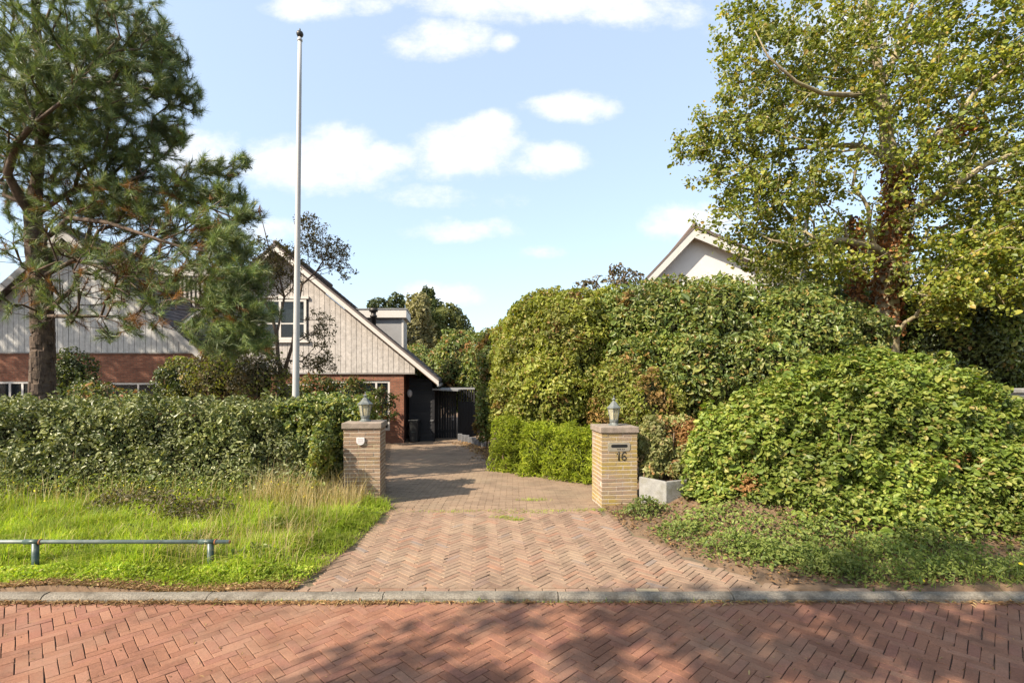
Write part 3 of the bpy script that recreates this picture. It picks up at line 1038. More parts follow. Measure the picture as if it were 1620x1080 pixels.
def right_notes(t, loc, w, ph, h):
    s = 7.13 / FPX
    X = lambda px: (px - 952) * s
    Zp = lambda py: CAMZ + (HY - py) * s
    pts = [(X(963.5), Zp(714)), (X(996), Zp(714)), (X(998.5), Zp(711)), (X(998.5), Zp(702)), (X(996), Zp(699.5)), (X(963.5), Zp(699.5)), (X(961.5), Zp(702)), (X(961.5), Zp(711))]
    pl = loc(MB().prism_y(pts, -.005, .002).build('letter_plate', M['letter_plate'], t, bevel=.003))
    x0, x1, z0, z1 = X(967), X(994), Zp(708), Zp(703)
    rr = (z1 - z0) / 2
    poly = []
    for k in range(9):
        a = -math.pi / 2 + math.pi * k / 8
        poly.append((x1 - rr + rr * math.cos(a), (z0 + z1) / 2 + rr * math.sin(a)))
    for k in range(9):
        a = math.pi / 2 + math.pi * k / 8
        poly.append((x0 + rr + rr * math.cos(a), (z0 + z1) / 2 + rr * math.sin(a)))
    o = MB().prism_y(poly, -.0065, -.004).build('letter_slot', M['black'], pl); o.matrix_parent_inverse = Matrix.Identity(4)
    for q, px in enumerate((977.6, 979.8, 982.2, 985.6, 988.2)):
        o = MB().box(X(px) - .006, X(px) + .006, -.0068, -.004, Zp(711.4), Zp(709.6)).build('small_letter', M['number'], pl); o.matrix_parent_inverse = Matrix.Identity(4)
    # the house number
    zt, zb = Zp(714.6), Zp(728)
    H = zt - zb
    yy = -.001
    m = MB()
    xa = X(979.6)
    m.tube([(xa, yy, zb), (xa, yy, zt)], [.0105, .0105], 8)
    m.tube([(xa - .030, yy, zt - .032), (xa - .012, yy, zt - .022), (xa, yy, zt - .004)], [.007, .008, .008], 8)
    m.tube([(xa - .014, yy, zb + .004), (xa + .014, yy, zb + .004)], [.007, .007], 8)
    loc(m.build('number_one', M['number'], t, True))
    xc = X(988.0)
    m = MB()
    pts = [(xc + .033, zt - .026), (xc + .024, zt - .010), (xc + .006, zt - .004), (xc - .014, zt - .014), (xc - .027, zt - .040), (xc - .032, zb + .036), (xc - .027, zb + .016), (xc - .010, zb + .004),
           (xc + .010, zb + .004), (xc + .026, zb + .016), (xc + .031, zb + .034), (xc + .024, zb + .052), (xc + .008, zb + .062), (xc - .012, zb + .058), (xc - .027, zb + .042)]
    m.tube([(x, yy, z) for x, z in pts], [.006] + [.0085] * 13 + [.006], 8)
    loc(m.build('number_six', M['number'], t, True))


PILL_ROT = R(6)
pr_corner = (pxx(952, 7.126), 7.126)
pillar_r = pillar('brick gate pillar with letter slot and number 16, mossy yellow front', pr_corner, .53, PILL_ROT, 1.16, M['pillar_brick_r'], 18, right_notes)
pl_rx = pxx(601.5, 7.3)
pl_corner = (pl_rx - .53 * math.cos(PILL_ROT), 7.3 - .53 * math.sin(PILL_ROT))
pillar_l = pillar('brown brick gate pillar with white shield plaque beside the left hedge', pl_corner, .53, PILL_ROT, 1.21, M['pillar_brick_l'], 19, left_notes)


def lantern(label, pil, h):
    c = pil.matrix_basis @ Vector((.265, .265, 0))
    z0 = h
    t = thing('pillar_lantern', label, 'lantern', (c.x, c.y, z0), 'lanterns on the gate pillars')
    cc = (c.x, c.y, z0)
    MB().lathe([(.085, 0), (.085, .012), (.066, .022), (.060, .045), (.066, .060), (.068, .075), (.058, .082)], 16, cc).build('base', M['lamp_metal'], t)
    n, ph = 6, R(14)
    zb, zt, rb, rt = .082, .262, .062, .098
    ring = lambda r, z: [np.array((c.x + r * math.cos(ph + k * math.pi / 3), c.y + r * math.sin(ph + k * math.pi / 3), z0 + z)) for k in range(6)]
    B, T = ring(rb, zb), ring(rt, zt)
    for k in range(6):
        MB().tube([B[k], T[k]], [.006, .006], 6).build('glazing_bar', M['lamp_metal'], t)
        a, b, d, e = B[k] * .98 + B[(k + 1) % 6] * .02, B[k] * .02 + B[(k + 1) % 6] * .98, T[k] * .02 + T[(k + 1) % 6] * .98, T[k] * .98 + T[(k + 1) % 6] * .02
        nrm = np.cross(b - a, e - a); nrm = nrm / np.linalg.norm(nrm) * .0012
        MB().hexa([a - nrm, b - nrm, b + nrm, a + nrm, e - nrm, d - nrm, d + nrm, e + nrm]).build('glass_pane', M['lamp_glass'], t)
    MB().lathe([(rb + .006, zb - .006), (rb + .008, zb + .006), (rb, zb + .008)], 6, cc, ph).build('lower_rim', M['lamp_metal'], t)
    MB().lathe([(rt + .004, zt - .006), (rt + .016, zt - .004), (rt + .018, zt + .006), (.072, .305), (.040, .348), (.022, .366), (.018, .372)], 6, cc, ph).build('roof', M['lamp_metal'], t)
    MB().lathe([(.016, .370), (.016, .382), (.034, .388), (.034, .394), (.018, .404), (.008, .412), (.006, .43), (.007, .44), (.001, .452)], 12, cc).build('finial', M['lamp_metal'], t)
    MB().lathe([(.012, zb), (.014, .11), (.022, .13), (.028, .165), (.024, .195), (.010, .21)], 10, cc).build('bulb', M['bulb'], t, True)
    return t


lantern('weathered six-sided lantern on the gate pillar with the shield plaque', pillar_l, 1.21)
lantern('weathered six-sided lantern on the gate pillar numbered 16', pillar_r, 1.16)

# ------------------------------------------------------------------ flagpole and low rail
FY = 8.75
f = thing('flagpole', 'tall white flagpole with dark ball finial behind the left hedge', 'flagpole', (pxx(466.5, FY), FY, 0))
b0, b1 = np.array((pxx(466, FY), FY, -.1)), at(474.5, 66, FY)
MB().tube([b0 + (b1 - b0) * q / 10 for q in range(11)], np.linspace(.064, .034, 11), 16).build('pole', M['pole'], f, True)
hd = np.array(b1)
MB().lathe([(.034, 0), (.044, .01), (.044, .035), (.030, .05), (.028, .075)], 14, hd).build('collar', M['pole'], f, True)
MB().lathe([(.018, .07), (.040, .085), (.058, .115), (.060, .14), (.050, .165), (.022, .185), (.012, .20), (.014, .215), (.001, .24)], 14, hd).build('finial', M['dark_metal'], f, True)
MB().tube([b0 + (b1 - b0) * .175 + np.array((.0, -.075, 0)), b0 + (b1 - b0) * .20 + np.array((.0, -.08, 0))], [.012, .012], 6).build('cleat', M['dark_metal'], f)

RYY = 4.78
rail = thing('guard_rail', 'low green metal pipe rail on short posts in the grass', 'rail', (pxx(332, RYY), RYY, 0))
zr = pxz(856.5, RYY)
x_end = pxx(363, RYY)
MB().tube([(-8.2, RYY, zr + .002), (x_end, RYY, zr)], [.0195, .0195], 14).build('rail', M['green_metal'], rail, True)
MB().tube([(x_end + .0005, RYY, zr), (x_end + .006, RYY, zr)], [.017, .016], 14).build('rusty_end', M['rust'], rail)
for px in (-230, 56, 333):
    x = pxx(px, RYY)
    MB().tube([(x, RYY, -.12), (x, RYY, zr - .012)], [.029, .029], 14).build('post', M['dark_green_metal'], rail, True)
    MB().tube([(x - .11, RYY, zr), (x + .05, RYY, zr)], [.0245, .024], 14).build('sleeve', M['dark_green_metal'], rail, True)
    MB().tube([(x + .045, RYY, zr), (x + .056, RYY, zr)], [.028, .028], 14).build('clamp', M['rust'], rail)

# ------------------------------------------------------------------ the houses
def wall_front(x0, x1, z0, z1, y, depth, openings, name, mat, parent):
    """front face with real openings and their reveals"""
    xs = sorted({x0, x1} | {v for o in openings for v in o[:2]})
    zs = sorted({z0, z1} | {v for o in openings for v in o[2:]})
    m = MB()
    for a, b in zip(xs[:-1], xs[1:]):
        for c, d in zip(zs[:-1], zs[1:]):
            if any(o[0] <= a and b <= o[1] and o[2] <= c and d <= o[3] for o in openings):
                continue
            m.add([(a, y, c), (b, y, c), (b, y, d), (a, y, d)], [(0, 1, 2, 3)])
    for (a, b, c, d) in openings:
        m.add([(a, y, c), (b, y, c), (b, y, d), (a, y, d), (a, y + depth, c), (b, y + depth, c), (b, y + depth, d), (a, y + depth, d)],
              [(0, 4, 5, 1), (1, 5, 6, 2), (2, 6, 7, 3), (3, 7, 4, 0)])
    m.add([(x0, y, z0), (x0, y, z1), (x0, y + 7, z1), (x0, y + 7, z0), (x1, y, z0), (x1, y, z1), (x1, y + 7, z1), (x1, y + 7, z0)],
          [(0, 1, 2, 3), (7, 6, 5, 4), (3, 2, 6, 7)])
    return m.build(name, mat, parent)


def window(parent, x0, x1, z0, z1, y, mull, name='window', fw=.06, blind=None, sill=False, transom=None):
    """frame, glass panes between the mullions, a black panel standing for the unlit room"""
    m = MB()
    d0, d1 = y, y + .06
    m.box(x0, x1, d0, d1, z1 - fw, z1).box(x0, x1, d0, d1, z0, z0 + fw).box(x0, x0 + fw, d0, d1, z0 + fw, z1 - fw).box(x1 - fw, x1, d0, d1, z0 + fw, z1 - fw)
    w = m.build(name, M['white_paint'], parent)
    edges = [x0 + fw] + [v for v in mull] + [x1 - fw]
    for v in mull:
        MB().box(v - fw * .45, v + fw * .45, d0 + .004, d1 - .004, z0 + fw, z1 - fw).build('mullion', M['white_paint'], w)
    if transom:
        MB().box(x0 + fw, x1 - fw, d0 + .008, d1 - .008, transom - .025, transom + .025).build('transom', M['white_paint'], w)
    for a, b in zip(edges[:-1], edges[1:]):
        MB().box(a + .005, b - .005, d0 + .028, d0 + .034, z0 + fw, z1 - fw).build('pane', M['window_glass'], w)
    MB().box(x0, x1, y + .35, y + .36, z0, z1).build('black_panel', M['black'], w)  # black sheet whose colour stands for the shade indoors
    if blind:
        MB().box(x0 + fw, x1 - fw, y + .10, y + .11, blind[0], blind[1]).build('blind', M['blind'], w)
    if sill:
        MB().box(x0 - .05, x1 + .05, y - .10, y + .01, z0 - .05, z0 - .004).build('sill', M['concrete'], w)
    return w


def window_glass():
    m, N, L, P = nmat('window_glass')
    P.inputs['Base Color'].default_value = (.02, .025, .03, 1)
    P.inputs['Roughness'].default_value = .04
    P.inputs['Specular IOR Level'].default_value = .7
    t = N.new('ShaderNodeBsdfTransparent')
    t.inputs[0].default_value = (.7, .75, .75, 1)
    ms = N.new('ShaderNodeMixShader'); ms.inputs[0].default_value = .45
    L.new(t.outputs[0], ms.inputs[1]); L.new(P.outputs[0], ms.inputs[2]); L.new(ms.outputs[0], N['Material Output'].inputs[0])
    return m


M['window_glass'] = window_glass()


def slope_slab(xa, za, xb, zb, y0, y1, th):
    """a roof slope from (xa,za) to (xb,zb), th thick upwards"""
    m = MB()
    m.hexa([(xa, y0, za), (xb, y0, zb), (xb, y1, zb), (xa, y1, za), (xa, y0, za + th), (xb, y0, zb + th), (xb, y1, zb + th), (xa, y1, za + th)])
    return m


def boards(parent, x0, x1, pitch, zb, top, y, mat, hole=None, gap=.013):
    x = x0
    while x < x1 - .02:
        b = min(x + pitch - gap, x1)
        t0, t1 = top(x), top(b)
        if min(t0, t1) > zb + .03:
            parts = [(zb, zb, t0, t1)]
            if hole and b > hole[0] + .01 and x < hole[1] - .01:
                parts = [(zb, zb, hole[2], hole[2]), (hole[3], hole[3], t0, t1)]
            dy = rng.normal(0, .002)
            for (a0, a1, c0, c1) in parts:
                MB().hexa([(x, y + dy, a0), (b, y + dy, a1), (b, y + dy + .022, a1), (x, y + dy + .022, a0), (x, y + dy, c0), (b, y + dy, c1), (b, y + dy + .022, c1), (x, y + dy + .022, c0)]).build('board', mat, parent)
        x += pitch


def slates(parent, xa, za, xb, zb, y0, y1, name='roof_tiles', mat='slate', tw=.25, tl=.24, th=.02):
    """overlapping tiles on a slope; too small to pick apart from the road"""
    L = math.hypot(xb - xa, zb - za)
    ux, uz = (xb - xa) / L, (zb - za) / L
    nx_, nz_ = -uz, ux
    if nz_ < 0: nx_, nz_ = -nx_, -nz_
    n1, n2 = int(L / tl), int((y1 - y0) / tw)
    V, F_ = [], []
    for a in range(n1):
        for b in range(n2):
            s0, s1 = a * tl, (a + 1) * tl + .03
            q0 = y0 + b * tw + (a % 2) * tw * .5
            q1 = min(q0 + tw - .006, y1)
            o = len(V)
            for (s, q, h) in ((s0, q0, .004), (s0, q1, .004), (s1, q1, th), (s1, q0, th), (s1, q1, .002), (s1, q0, .002)):
                V.append((xa + ux * s + nx_ * h, q, za + uz * s + nz_ * h))
            F_ += [(o, o + 1, o + 2, o + 3), (o + 3, o + 2, o + 4, o + 5)]
    tag(link(name, fast_mesh(name, np.array(V), np.array(F_)), M[mat], parent), kind='stuff')


# --- right gable of the house
YO, YW = 17.8, 18.3
hs = thing('house', 'house with pale boarded gable over red brick, dormer and black side shed', 'house', (-8.5, YW, -.5))
ax, az_ = pxx(435, YO), pxz(384, YO)
ex, ez = pxx(694, YO), pxz(598, YO)
sl_r = (az_ - ez) / (ex - ax)
lx = -13.6
lz = az_ - sl_r * (ax - lx)
th = .16
YB = 26.0
zc = pxz(589.5, YW - .05)
slope_slab(ax, az_ - .16, ex, ez - .16, YO + .03, YB, th - .02).build('roof', M['slate'], hs)
slope_slab(ax, az_ - .16, lx, lz - .16, YO + .03, YB, th - .02).build('roof', M['slate'], hs)
slates(hs, ax, az_ - .02, ex, ez - .02, YO + .02, YB)
slates(hs, ax, az_ - .02, lx, lz - .02, YO + .02, YB)
MB().tube([(ax, YO + .01, az_ + .02), (ax, YB, az_ + .02)], [.09, .09], 10).build('ridge', M['slate'], hs, True)
# barge boards and soffits under the overhang
cs, sn = math.cos(math.atan(sl_r)), math.sin(math.atan(sl_r))
for (x1, z1) in ((ex, ez), (lx, lz)):
    MB().hexa([(ax, YO - .03, az_ - .29), (x1, YO - .03, z1 - .27), (x1, YO, z1 - .27), (ax, YO, az_ - .29), (ax, YO - .03, az_ - .06), (x1, YO - .03, z1 - .06), (x1, YO, z1 - .06), (ax, YO, az_ - .06)]).build('barge_board', M['white_paint'], hs)
    MB().hexa([(ax, YO - .055, az_ - .10), (x1, YO - .055, z1 - .10), (x1, YO - .033, z1 - .10), (ax, YO - .033, az_ - .10), (ax, YO - .055, az_ - .015), (x1, YO - .055, z1 - .015), (x1, YO - .033, z1 - .015), (ax, YO - .033, az_ - .015)]).build('verge_trim', M['slate'], hs)
    MB().hexa([(ax, YO + .002, az_ - .30), (x1, YO + .002, z1 - .30), (x1, YW, z1 - .30), (ax, YW, az_ - .30), (ax, YO + .002, az_ - .27), (x1, YO + .002, z1 - .27), (x1, YW, z1 - .27), (ax, YW, az_ - .27)]).build('soffit', M['white_paint'] if x1 < ax else M['soffit'], hs)
# eave soffit beyond the wall on the right
slope_slab(pxx(640, YW), az_ - .32 - sl_r * (pxx(640, YW) - ax), ex - .02, ez - .30, YW + .01, YB, .03).build('eave_soffit', M['soffit'], hs)
MB().box(ex - .06, ex + .04, YO, YB, ez - .30, ez - .20).build('gutter', M['zinc'], hs)
topf = lambda x: az_ - .34 - sl_r * abs(x - ax)
gw = (pxx(411, YW), pxx(488, YW), pxz(538, YW), pxz(473, YW))
MB().add([(lx + .6, YW + .03, topf(lx + .6) - .05), (lx + .6, YW + .03, zc), (gw[0], YW + .03, zc), (gw[0], YW + .03, topf(gw[0]))], [(0, 1, 2, 3)]).add(
    [(gw[1], YW + .03, zc), (pxx(658, YW), YW + .03, zc), (pxx(658, YW), YW + .03, topf(pxx(658, YW))), (gw[1], YW + .03, topf(gw[1]))], [(0, 1, 2, 3)]).add(
    [(gw[0], YW + .03, zc), (gw[1], YW + .03, zc), (gw[1], YW + .03, gw[2]), (gw[0], YW + .03, gw[2])], [(0, 1, 2, 3)]).add(
    [(gw[0], YW + .03, gw[3]), (gw[1], YW + .03, gw[3]), (gw[1], YW + .03, topf(gw[1])), (ax, YW + .03, topf(ax)), (gw[0], YW + .03, topf(gw[0]))], [(0, 1, 2, 3, 4)]).build('gable_backing', M['backing'], hs)
boards(hs, lx + .8, pxx(659, YW), .197, zc, topf, YW, M['board'], gw)
MB().box(lx + .8, pxx(659, YW), YW - .012, YW + .10, zc - .05, zc - .004).build('drip_board', M['backing'], hs)
wgw = window(hs, gw[0] + .01, gw[1] - .01, gw[2] + .01, gw[3] - .01, YW - .05, [pxx(446, YW)], fw=.09, blind=(pxz(512, YW), pxz(489, YW)), transom=pxz(512, YW))
MB().box(gw[0] - .08, gw[1] + .08, YW - .075, YW - .003, gw[3], gw[3] + .10).build('head_board', M['white_paint'], wgw)
MB().box(gw[0] - .08, gw[1] + .08, YW - .09, YW - .003, gw[2] - .09, gw[2]).build('sill', M['white_paint'], wgw)
xw1 = pxx(641, YW)
wo_ = (pxx(518, YW), pxx(619, YW), -.05, pxz(602, YW))
wall_front(lx + .9, xw1, -.75, zc - .02, YW + .06, .12, [wo_, (pxx(440, YW), pxx(496, YW), -.05, pxz(606, YW))], 'brick_wall', M['house_brick'], hs)
window(hs, wo_[0], wo_[1], wo_[2], wo_[3], YW + .09, [pxx(540, YW), pxx(597, YW)], fw=.08)
window(hs, pxx(440, YW), pxx(496, YW), -.05, pxz(606, YW), YW + .09, [pxx(468, YW)], fw=.08)
# dormer on the right slope
dy0 = 20.0
dx0, dx1 = pxx(586, dy0) + .26, pxx(637, dy0) + .26
dz1 = pxz(503, dy0)
dm = MB().box(dx0 - .8, dx1, dy0, dy0 + 1.6, 1.9, dz1).build('dormer', M['zinc'], hs)
MB().box(dx0 - 1.0, dx1 + .16, dy0 - .16, dy0 + 1.8, dz1 + .003, dz1 + .33).build('fascia', M['white_paint'], dm)
MB().box(dx0 - 1.0, dx1 + .19, dy0 - .19, dy0 + 1.83, dz1 + .334, dz1 + .37).build('roof_felt', M['zinc'], dm)
for k in range(8):
    MB().box(dx1 + .002, dx1 + .025, dy0 + k * .2 + .004, dy0 + k * .2 + .196, 1.9, dz1 - .003).build('board', M['board'], dm)
MB().box(dx1 - .04, dx1 + .035, dy0 - .025, dy0 - .002, 1.9, dz1 - .003).build('corner_board', M['white_paint'], dm)
fx, fz = pxx(591, 19) + .14, pxz(488, 19)
MB().lathe([(.10, -1.2), (.10, -.34), (.14, -.33), (.14, -.26), (.10, -.25), (.10, -.14), (.17, -.12), (.17, .0), (.03, .02)], 14, (fx, 19, fz)).build('flue', M['dark_metal'], hs, True)

# --- left wing of the house, a second gable nearer to the road
YL = 17.0
wing = thing('house_wing', 'house wing with white boarded gable over red brick behind the pine', 'house', (-15.7, YL, -.4))
wx, wz = pxx(92, YL - .4), pxz(360, YL - .4)
wex, wez = pxx(312, YL - .4), pxz(556, YL - .4)
ws = (wz - wez) / (wex - wx)
wlx = wx - (wex - wx)
wb = pxz(557, YL)
for x1 in (wex, wlx):
    slope_slab(wx, wz - .16, x1, wez - .16, YL - .38, 24, .14).build('roof', M['slate'], wing)
    slates(wing, wx, wz - .02, x1, wez - .02, YL - .38, 24)
    MB().hexa([(wx, YL - .43, wz - .34), (x1, YL - .43, wez - .32), (x1, YL - .4, wez - .32), (wx, YL - .4, wz - .34), (wx, YL - .43, wz - .05), (x1, YL - .43, wez - .05), (x1, YL - .4, wez - .05), (wx, YL - .4, wz - .05)]).build('barge_board', M['shaded_trim'], wing)
MB().tube([(wx, YL - .4, wz + .02), (wx, 24, wz + .02)], [.09, .09], 10).build('ridge', M['slate'], wing, True)
wtop = lambda x: wz - .24 - ws * abs(x - wx)
MB().add([(wlx + .3, YL + .03, wb), (wex - .3, YL + .03, wb), (wex - .3, YL + .03, wtop(wex - .3)), (wx, YL + .03, wtop(wx)), (wlx + .3, YL + .03, wtop(wlx + .3))], [(0, 1, 2, 3, 4)]).build('gable_backing', M['backing'], wing)
boards(wing, max(wlx + .4, -20.5), wex - .42, .19, wb, wtop, YL, M['board_left'])
MB().box(wlx + .4, wex - .42, YL - .012, YL + .06, wb - .05, wb - .004).build('drip_board', M['backing'], wing)
w1 = (pxx(170, YL), pxx(252, YL), .95, pxz(605, YL))
w2 = (pxx(-70, YL), pxx(46, YL), .2, pxz(603, YL))
wall_front(-21.5, wex - .46, -.7, wb - .02, YL + .05, .12, [w1, w2], 'brick_wall', M['house_brick'], wing)
window(wing, *w1, YL + .07, [pxx(212, YL)], fw=.07, blind=(1.0, 1.45))
window(wing, *w2, YL + .07, [pxx(8, YL), pxx(28, YL)], fw=.08)

# --- link between the gables: flat dormer edge and slatted balcony screen
lk = thing('balcony_screen', 'white fascia and vertical slat balcony screen between the two gables', 'balcony', (pxx(300, 20.5), 20.5, 2.6))
MB().box(pxx(228, 20.5), pxx(380, 20.5), 20.5, 23.5, pxz(436, 20.5), pxz(424, 20.5)).build('fascia', M['white_paint'], lk)
MB().box(pxx(228, 20.5) + .1, pxx(380, 20.5) - .1, 21.2, 23.4, 2.4, pxz(437, 20.5)).build('back_wall', M['backing'], lk)
for k in range(13):
    x = pxx(296 + k * 7, 20.5)
    MB().box(x - .045, x + .045, 20.56, 20.62, 2.6, pxz(437, 20.5)).build('slat', M['board'], lk)

# the house stands slightly turned to the road: its depth runs away to the left
for top in (hs, wing, lk):
    todo = list(top.children)
    while todo:
        o = todo.pop(); todo += list(o.children)
        a = np.zeros(len(o.data.vertices) * 3, np.float32); o.data.vertices.foreach_get('co', a)
        a = a.reshape(-1, 3); a[:, 0] += -.118 * (a[:, 1] - 17.8)
        o.data.vertices.foreach_set('co', a.ravel()); o.data.update()

# --- black lean-to shed, gate and slatted fence
YS = 19.0
shed = thing('garden_shed', 'black shed of horizontal boards under the low eave', 'shed', (pxx(665, YS), YS, -.52))
sx0, sx1 = xw1 + .01, pxx(684, YS)
nb = 15
for k in range(nb):
    z0 = -.54 + k * .165
    zt_ = min(z0 + .16, az_ - .40 - sl_r * (sx0 - ax))
    c1 = min(zt_, az_ - .42 - sl_r * (sx1 - ax))
    if zt_ <= z0 + .02: continue
    MB().hexa([(sx0, YS - .03, z0), (sx1, YS - .03, z0), (sx1, YS, z0), (sx0, YS, z0), (sx0, YS - .01, zt_), (sx1, YS - .01, max(c1, z0 + .01)), (sx1, YS, max(c1, z0 + .01)), (sx0, YS, zt_)]).build('weatherboard', M['black_wood'], shed)
MB().box(sx0, sx1, YS + .005, YS + 2, -.6, 1.35).build('side_wall', M['black_wood'], shed)
MB().box(sx1, sx1 + .09, YS - .05, YS + .06, -.56, 1.45).build('corner_post', M['black_wood'], shed)
MB().hexa([(sx1 + .02, YS - .1, 1.44), (sx1 + 1.0, YS - .1, 1.40), (sx1 + 1.0, YS + 2, 1.40), (sx1 + .02, YS + 2, 1.44), (sx1 + .02, YS - .1, 1.50), (sx1 + 1.0, YS - .1, 1.46), (sx1 + 1.0, YS + 2, 1.46), (sx1 + .02, YS + 2, 1.50)]).build('lean_to_roof', M['zinc'], shed)
MB().tube([(sx1 + .05, YS - .06, .28), (sx1 + .05, YS - .10, .28)], [.015, .015], 6).tube([(sx1 + .05, YS - .10, .28), (sx1 - .06, YS - .10, .27)], [.012, .012], 6).build('door_handle', M['zinc'], shed)
lamp = thing('wall_lamp', 'oval white wall lamp on the black shed', 'lamp', (pxx(648.5, YS), YS - .1, pxz(622, YS)))
m = MB()
m.lathe([(.001, -.05), (.06, -.045), (.085, -.02), (.09, .0), (.085, .012)], 20, (0, 0, 0))
m.v = [(pxx(648.5, YS) + x, YS - .04 + z, pxz(622, YS) + y * 1.55) for (x, y, z) in m.v]
m.build('diffuser', M['plaque'], lamp, True)
m = MB().lathe([(.10, -.005), (.105, .004), (.10, .03)], 20, (0, 0, 0))
m.v = [(pxx(648.5, YS) + x, YS - .04 + z, pxz(622, YS) + y * 1.5) for (x, y, z) in m.v]
m.build('mount', M['zinc'], lamp, True)

YG = 20.0
gate = thing('garden_gate', 'black board gate with steel handle at the end of the drive', 'gate', (pxx(705, YG), YG, -.55))
gx0, gx1 = pxx(686, YG), pxx(722, YG)
gt = pxz(616, YG)
n = 9
for k in range(n):
    a = gx0 + (gx1 - gx0) * k / n
    MB().box(a + .006, a + (gx1 - gx0) / n - .006, YG, YG + .03, -.52, gt).build('board', M['black_wood'], gate)
for z in (-.3, 1.1):
    MB().box(gx0, gx1, YG + .032, YG + .07, z, z + .1).build('rail', M['black_wood'], gate)
hx, hz = pxx(717, YG), pxz(660, YG)
MB().box(hx - .025, hx + .025, YG - .012, YG - .001, hz - .12, hz + .08).build('handle_plate', M['zinc'], gate)
MB().tube([(hx, YG - .01, hz + .03), (hx, YG - .06, hz + .03), (hx - .12, YG - .06, hz + .03)], [.013, .013, .012], 8).build('handle', M['zinc'], gate)
MB().box(gx0 - .05, pxx(751, YG), YG - .03, YG + .10, gt + .004, gt + .08).build('top_rail', M['zinc'], gate)

fen = thing('slat_fence', 'black slatted fence beside the garden gate', 'fence', (pxx(737, YG), YG, -.55))
fx0, fx1 = pxx(724, YG), pxx(756, YG)
n = 8
for k in range(n):
    a = fx0 + (fx1 - fx0) * k / n
    MB().box(a + .02, a + (fx1 - fx0) / n - .028, YG + .01, YG + .04, -.54, gt - .01).build('slat', M['black_wood'], fen)
MB().box(fx0, fx1, YG + .045, YG + .05, -.54, .95).build('lower_panel', M['black_wood'], fen)

# --- wheelie bin in the corner
bx0 = xw1 + .12
bn = thing('wheelie_bin', 'black wheelie bin between the brick wall and the shed', 'bin', (bx0 + .15, 18.75, -.54))
MB().hexa([(bx0, 18.55, -.5), (bx0 + .28, 18.55, -.5), (bx0 + .28, 18.85, -.5), (bx0, 18.85, -.5), (bx0 - .03, 18.48, .28), (bx0 + .31, 18.48, .28), (bx0 + .31, 18.92, .28), (bx0 - .03, 18.92, .28)]).build('body', M['bin'], bn, bevel=.02)
MB().box(bx0 - .05, bx0 + .33, 18.45, 18.95, .285, .34).build('lid', M['bin'], bn, bevel=.02)
MB().box(bx0 + .07, bx0 + .19, 18.515, 18.52, -.12, .02).build('sticker', M['bin_mark'], bn)
for sx in (bx0 - .02, bx0 + .27):
    m = MB().lathe([(.09, 0), (.09, .04)], 14, (0, 0, 0)); m.v = [(sx + z, 18.84 + x, -.45 + y) for (x, y, z) in m.v]; m.build('wheel', M['black'], bn)

# --- the neighbour's house on the right
YN = 26.0
nb_ = thing('neighbour_house', 'white rendered house gable with brown roof edge above the right hedge', 'house', (pxx(1090, YN), YN, 0))
na = (pxx(1099, YN), pxz(357, YN)); nl = (pxx(995, YN), pxz(467, YN)); nr = (pxx(1330, YN), pxz(452, YN))
YNW = YN + .55
MB().prism_y([(nl[0] + .7, 0), (nr[0], 0), (nr[0], nr[1] - .47), (na[0], na[1] - .49), (nl[0] + .7, nl[1] + .7 * 1.05 - .49)], YNW, YNW + 9).build('wall', M['stucco'], nb_)
for (p, q) in ((na, nl), (na, nr)):
    MB().hexa([(p[0], YN, p[1] - .14), (q[0], YN, q[1] - .14), (q[0], YN + 10, q[1] - .14), (p[0], YN + 10, p[1] - .14), (p[0], YN, p[1]), (q[0], YN, q[1]), (q[0], YN + 10, q[1]), (p[0], YN + 10, p[1])]).build('roof', M['tile'], nb_)
    MB().hexa([(p[0], YN + .02, p[1] - .62), (q[0], YN + .02, q[1] - .60), (q[0], YN + .06, q[1] - .60), (p[0], YN + .06, p[1] - .62), (p[0], YN + .02, p[1] - .15), (q[0], YN + .02, q[1] - .15), (q[0], YN + .06, q[1] - .15), (p[0], YN + .06, p[1] - .15)]).build('barge_board', M['white_paint'], nb_)
    MB().hexa([(p[0], YN + .065, p[1] - .50), (q[0], YN + .065, q[1] - .48), (q[0], YNW, q[1] - .48), (p[0], YNW, p[1] - .50), (p[0], YN + .065, p[1] - .47), (q[0], YN + .065, q[1] - .45), (q[0], YNW, q[1] - .45), (p[0], YNW, p[1] - .47)]).build('soffit', M['white_paint'], nb_)
MB().tube([(na[0], YN - .05, na[1] + .02), (na[0], YN + 10, na[1] + .02)], [.14, .14], 10).build('ridge', M['tile'], nb_, True)
for k in range(13):
    f0, f1 = k / 13, (k + .96) / 13
    p0 = (na[0] + (nr[0] - na[0]) * f0, na[1] + (nr[1] - na[1]) * f0); p1 = (na[0] + (nr[0] - na[0]) * f1, na[1] + (nr[1] - na[1]) * f1)
    MB().hexa([(p0[0], YN - .05, p0[1] - .10), (p1[0], YN - .05, p1[1] - .12), (p1[0], YN + .3, p1[1] - .12 + .14), (p0[0], YN + .3, p0[1] + .02), (p0[0], YN - .05, p0[1] + .05), (p1[0], YN - .05, p1[1] + .03), (p1[0], YN + .3, p1[1] + .05), (p0[0], YN + .3, p0[1] + .07)]).build('edge_tile', M['tile'], nb_)

for o in nb_.children:
    a = np.zeros(len(o.data.vertices) * 3, np.float32); o.data.vertices.foreach_get('co', a)
    a = a.reshape(-1, 3); a[:, 0] += .11 * (a[:, 1] - YN)
    o.data.vertices.foreach_set('co', a.ravel()); o.data.update()

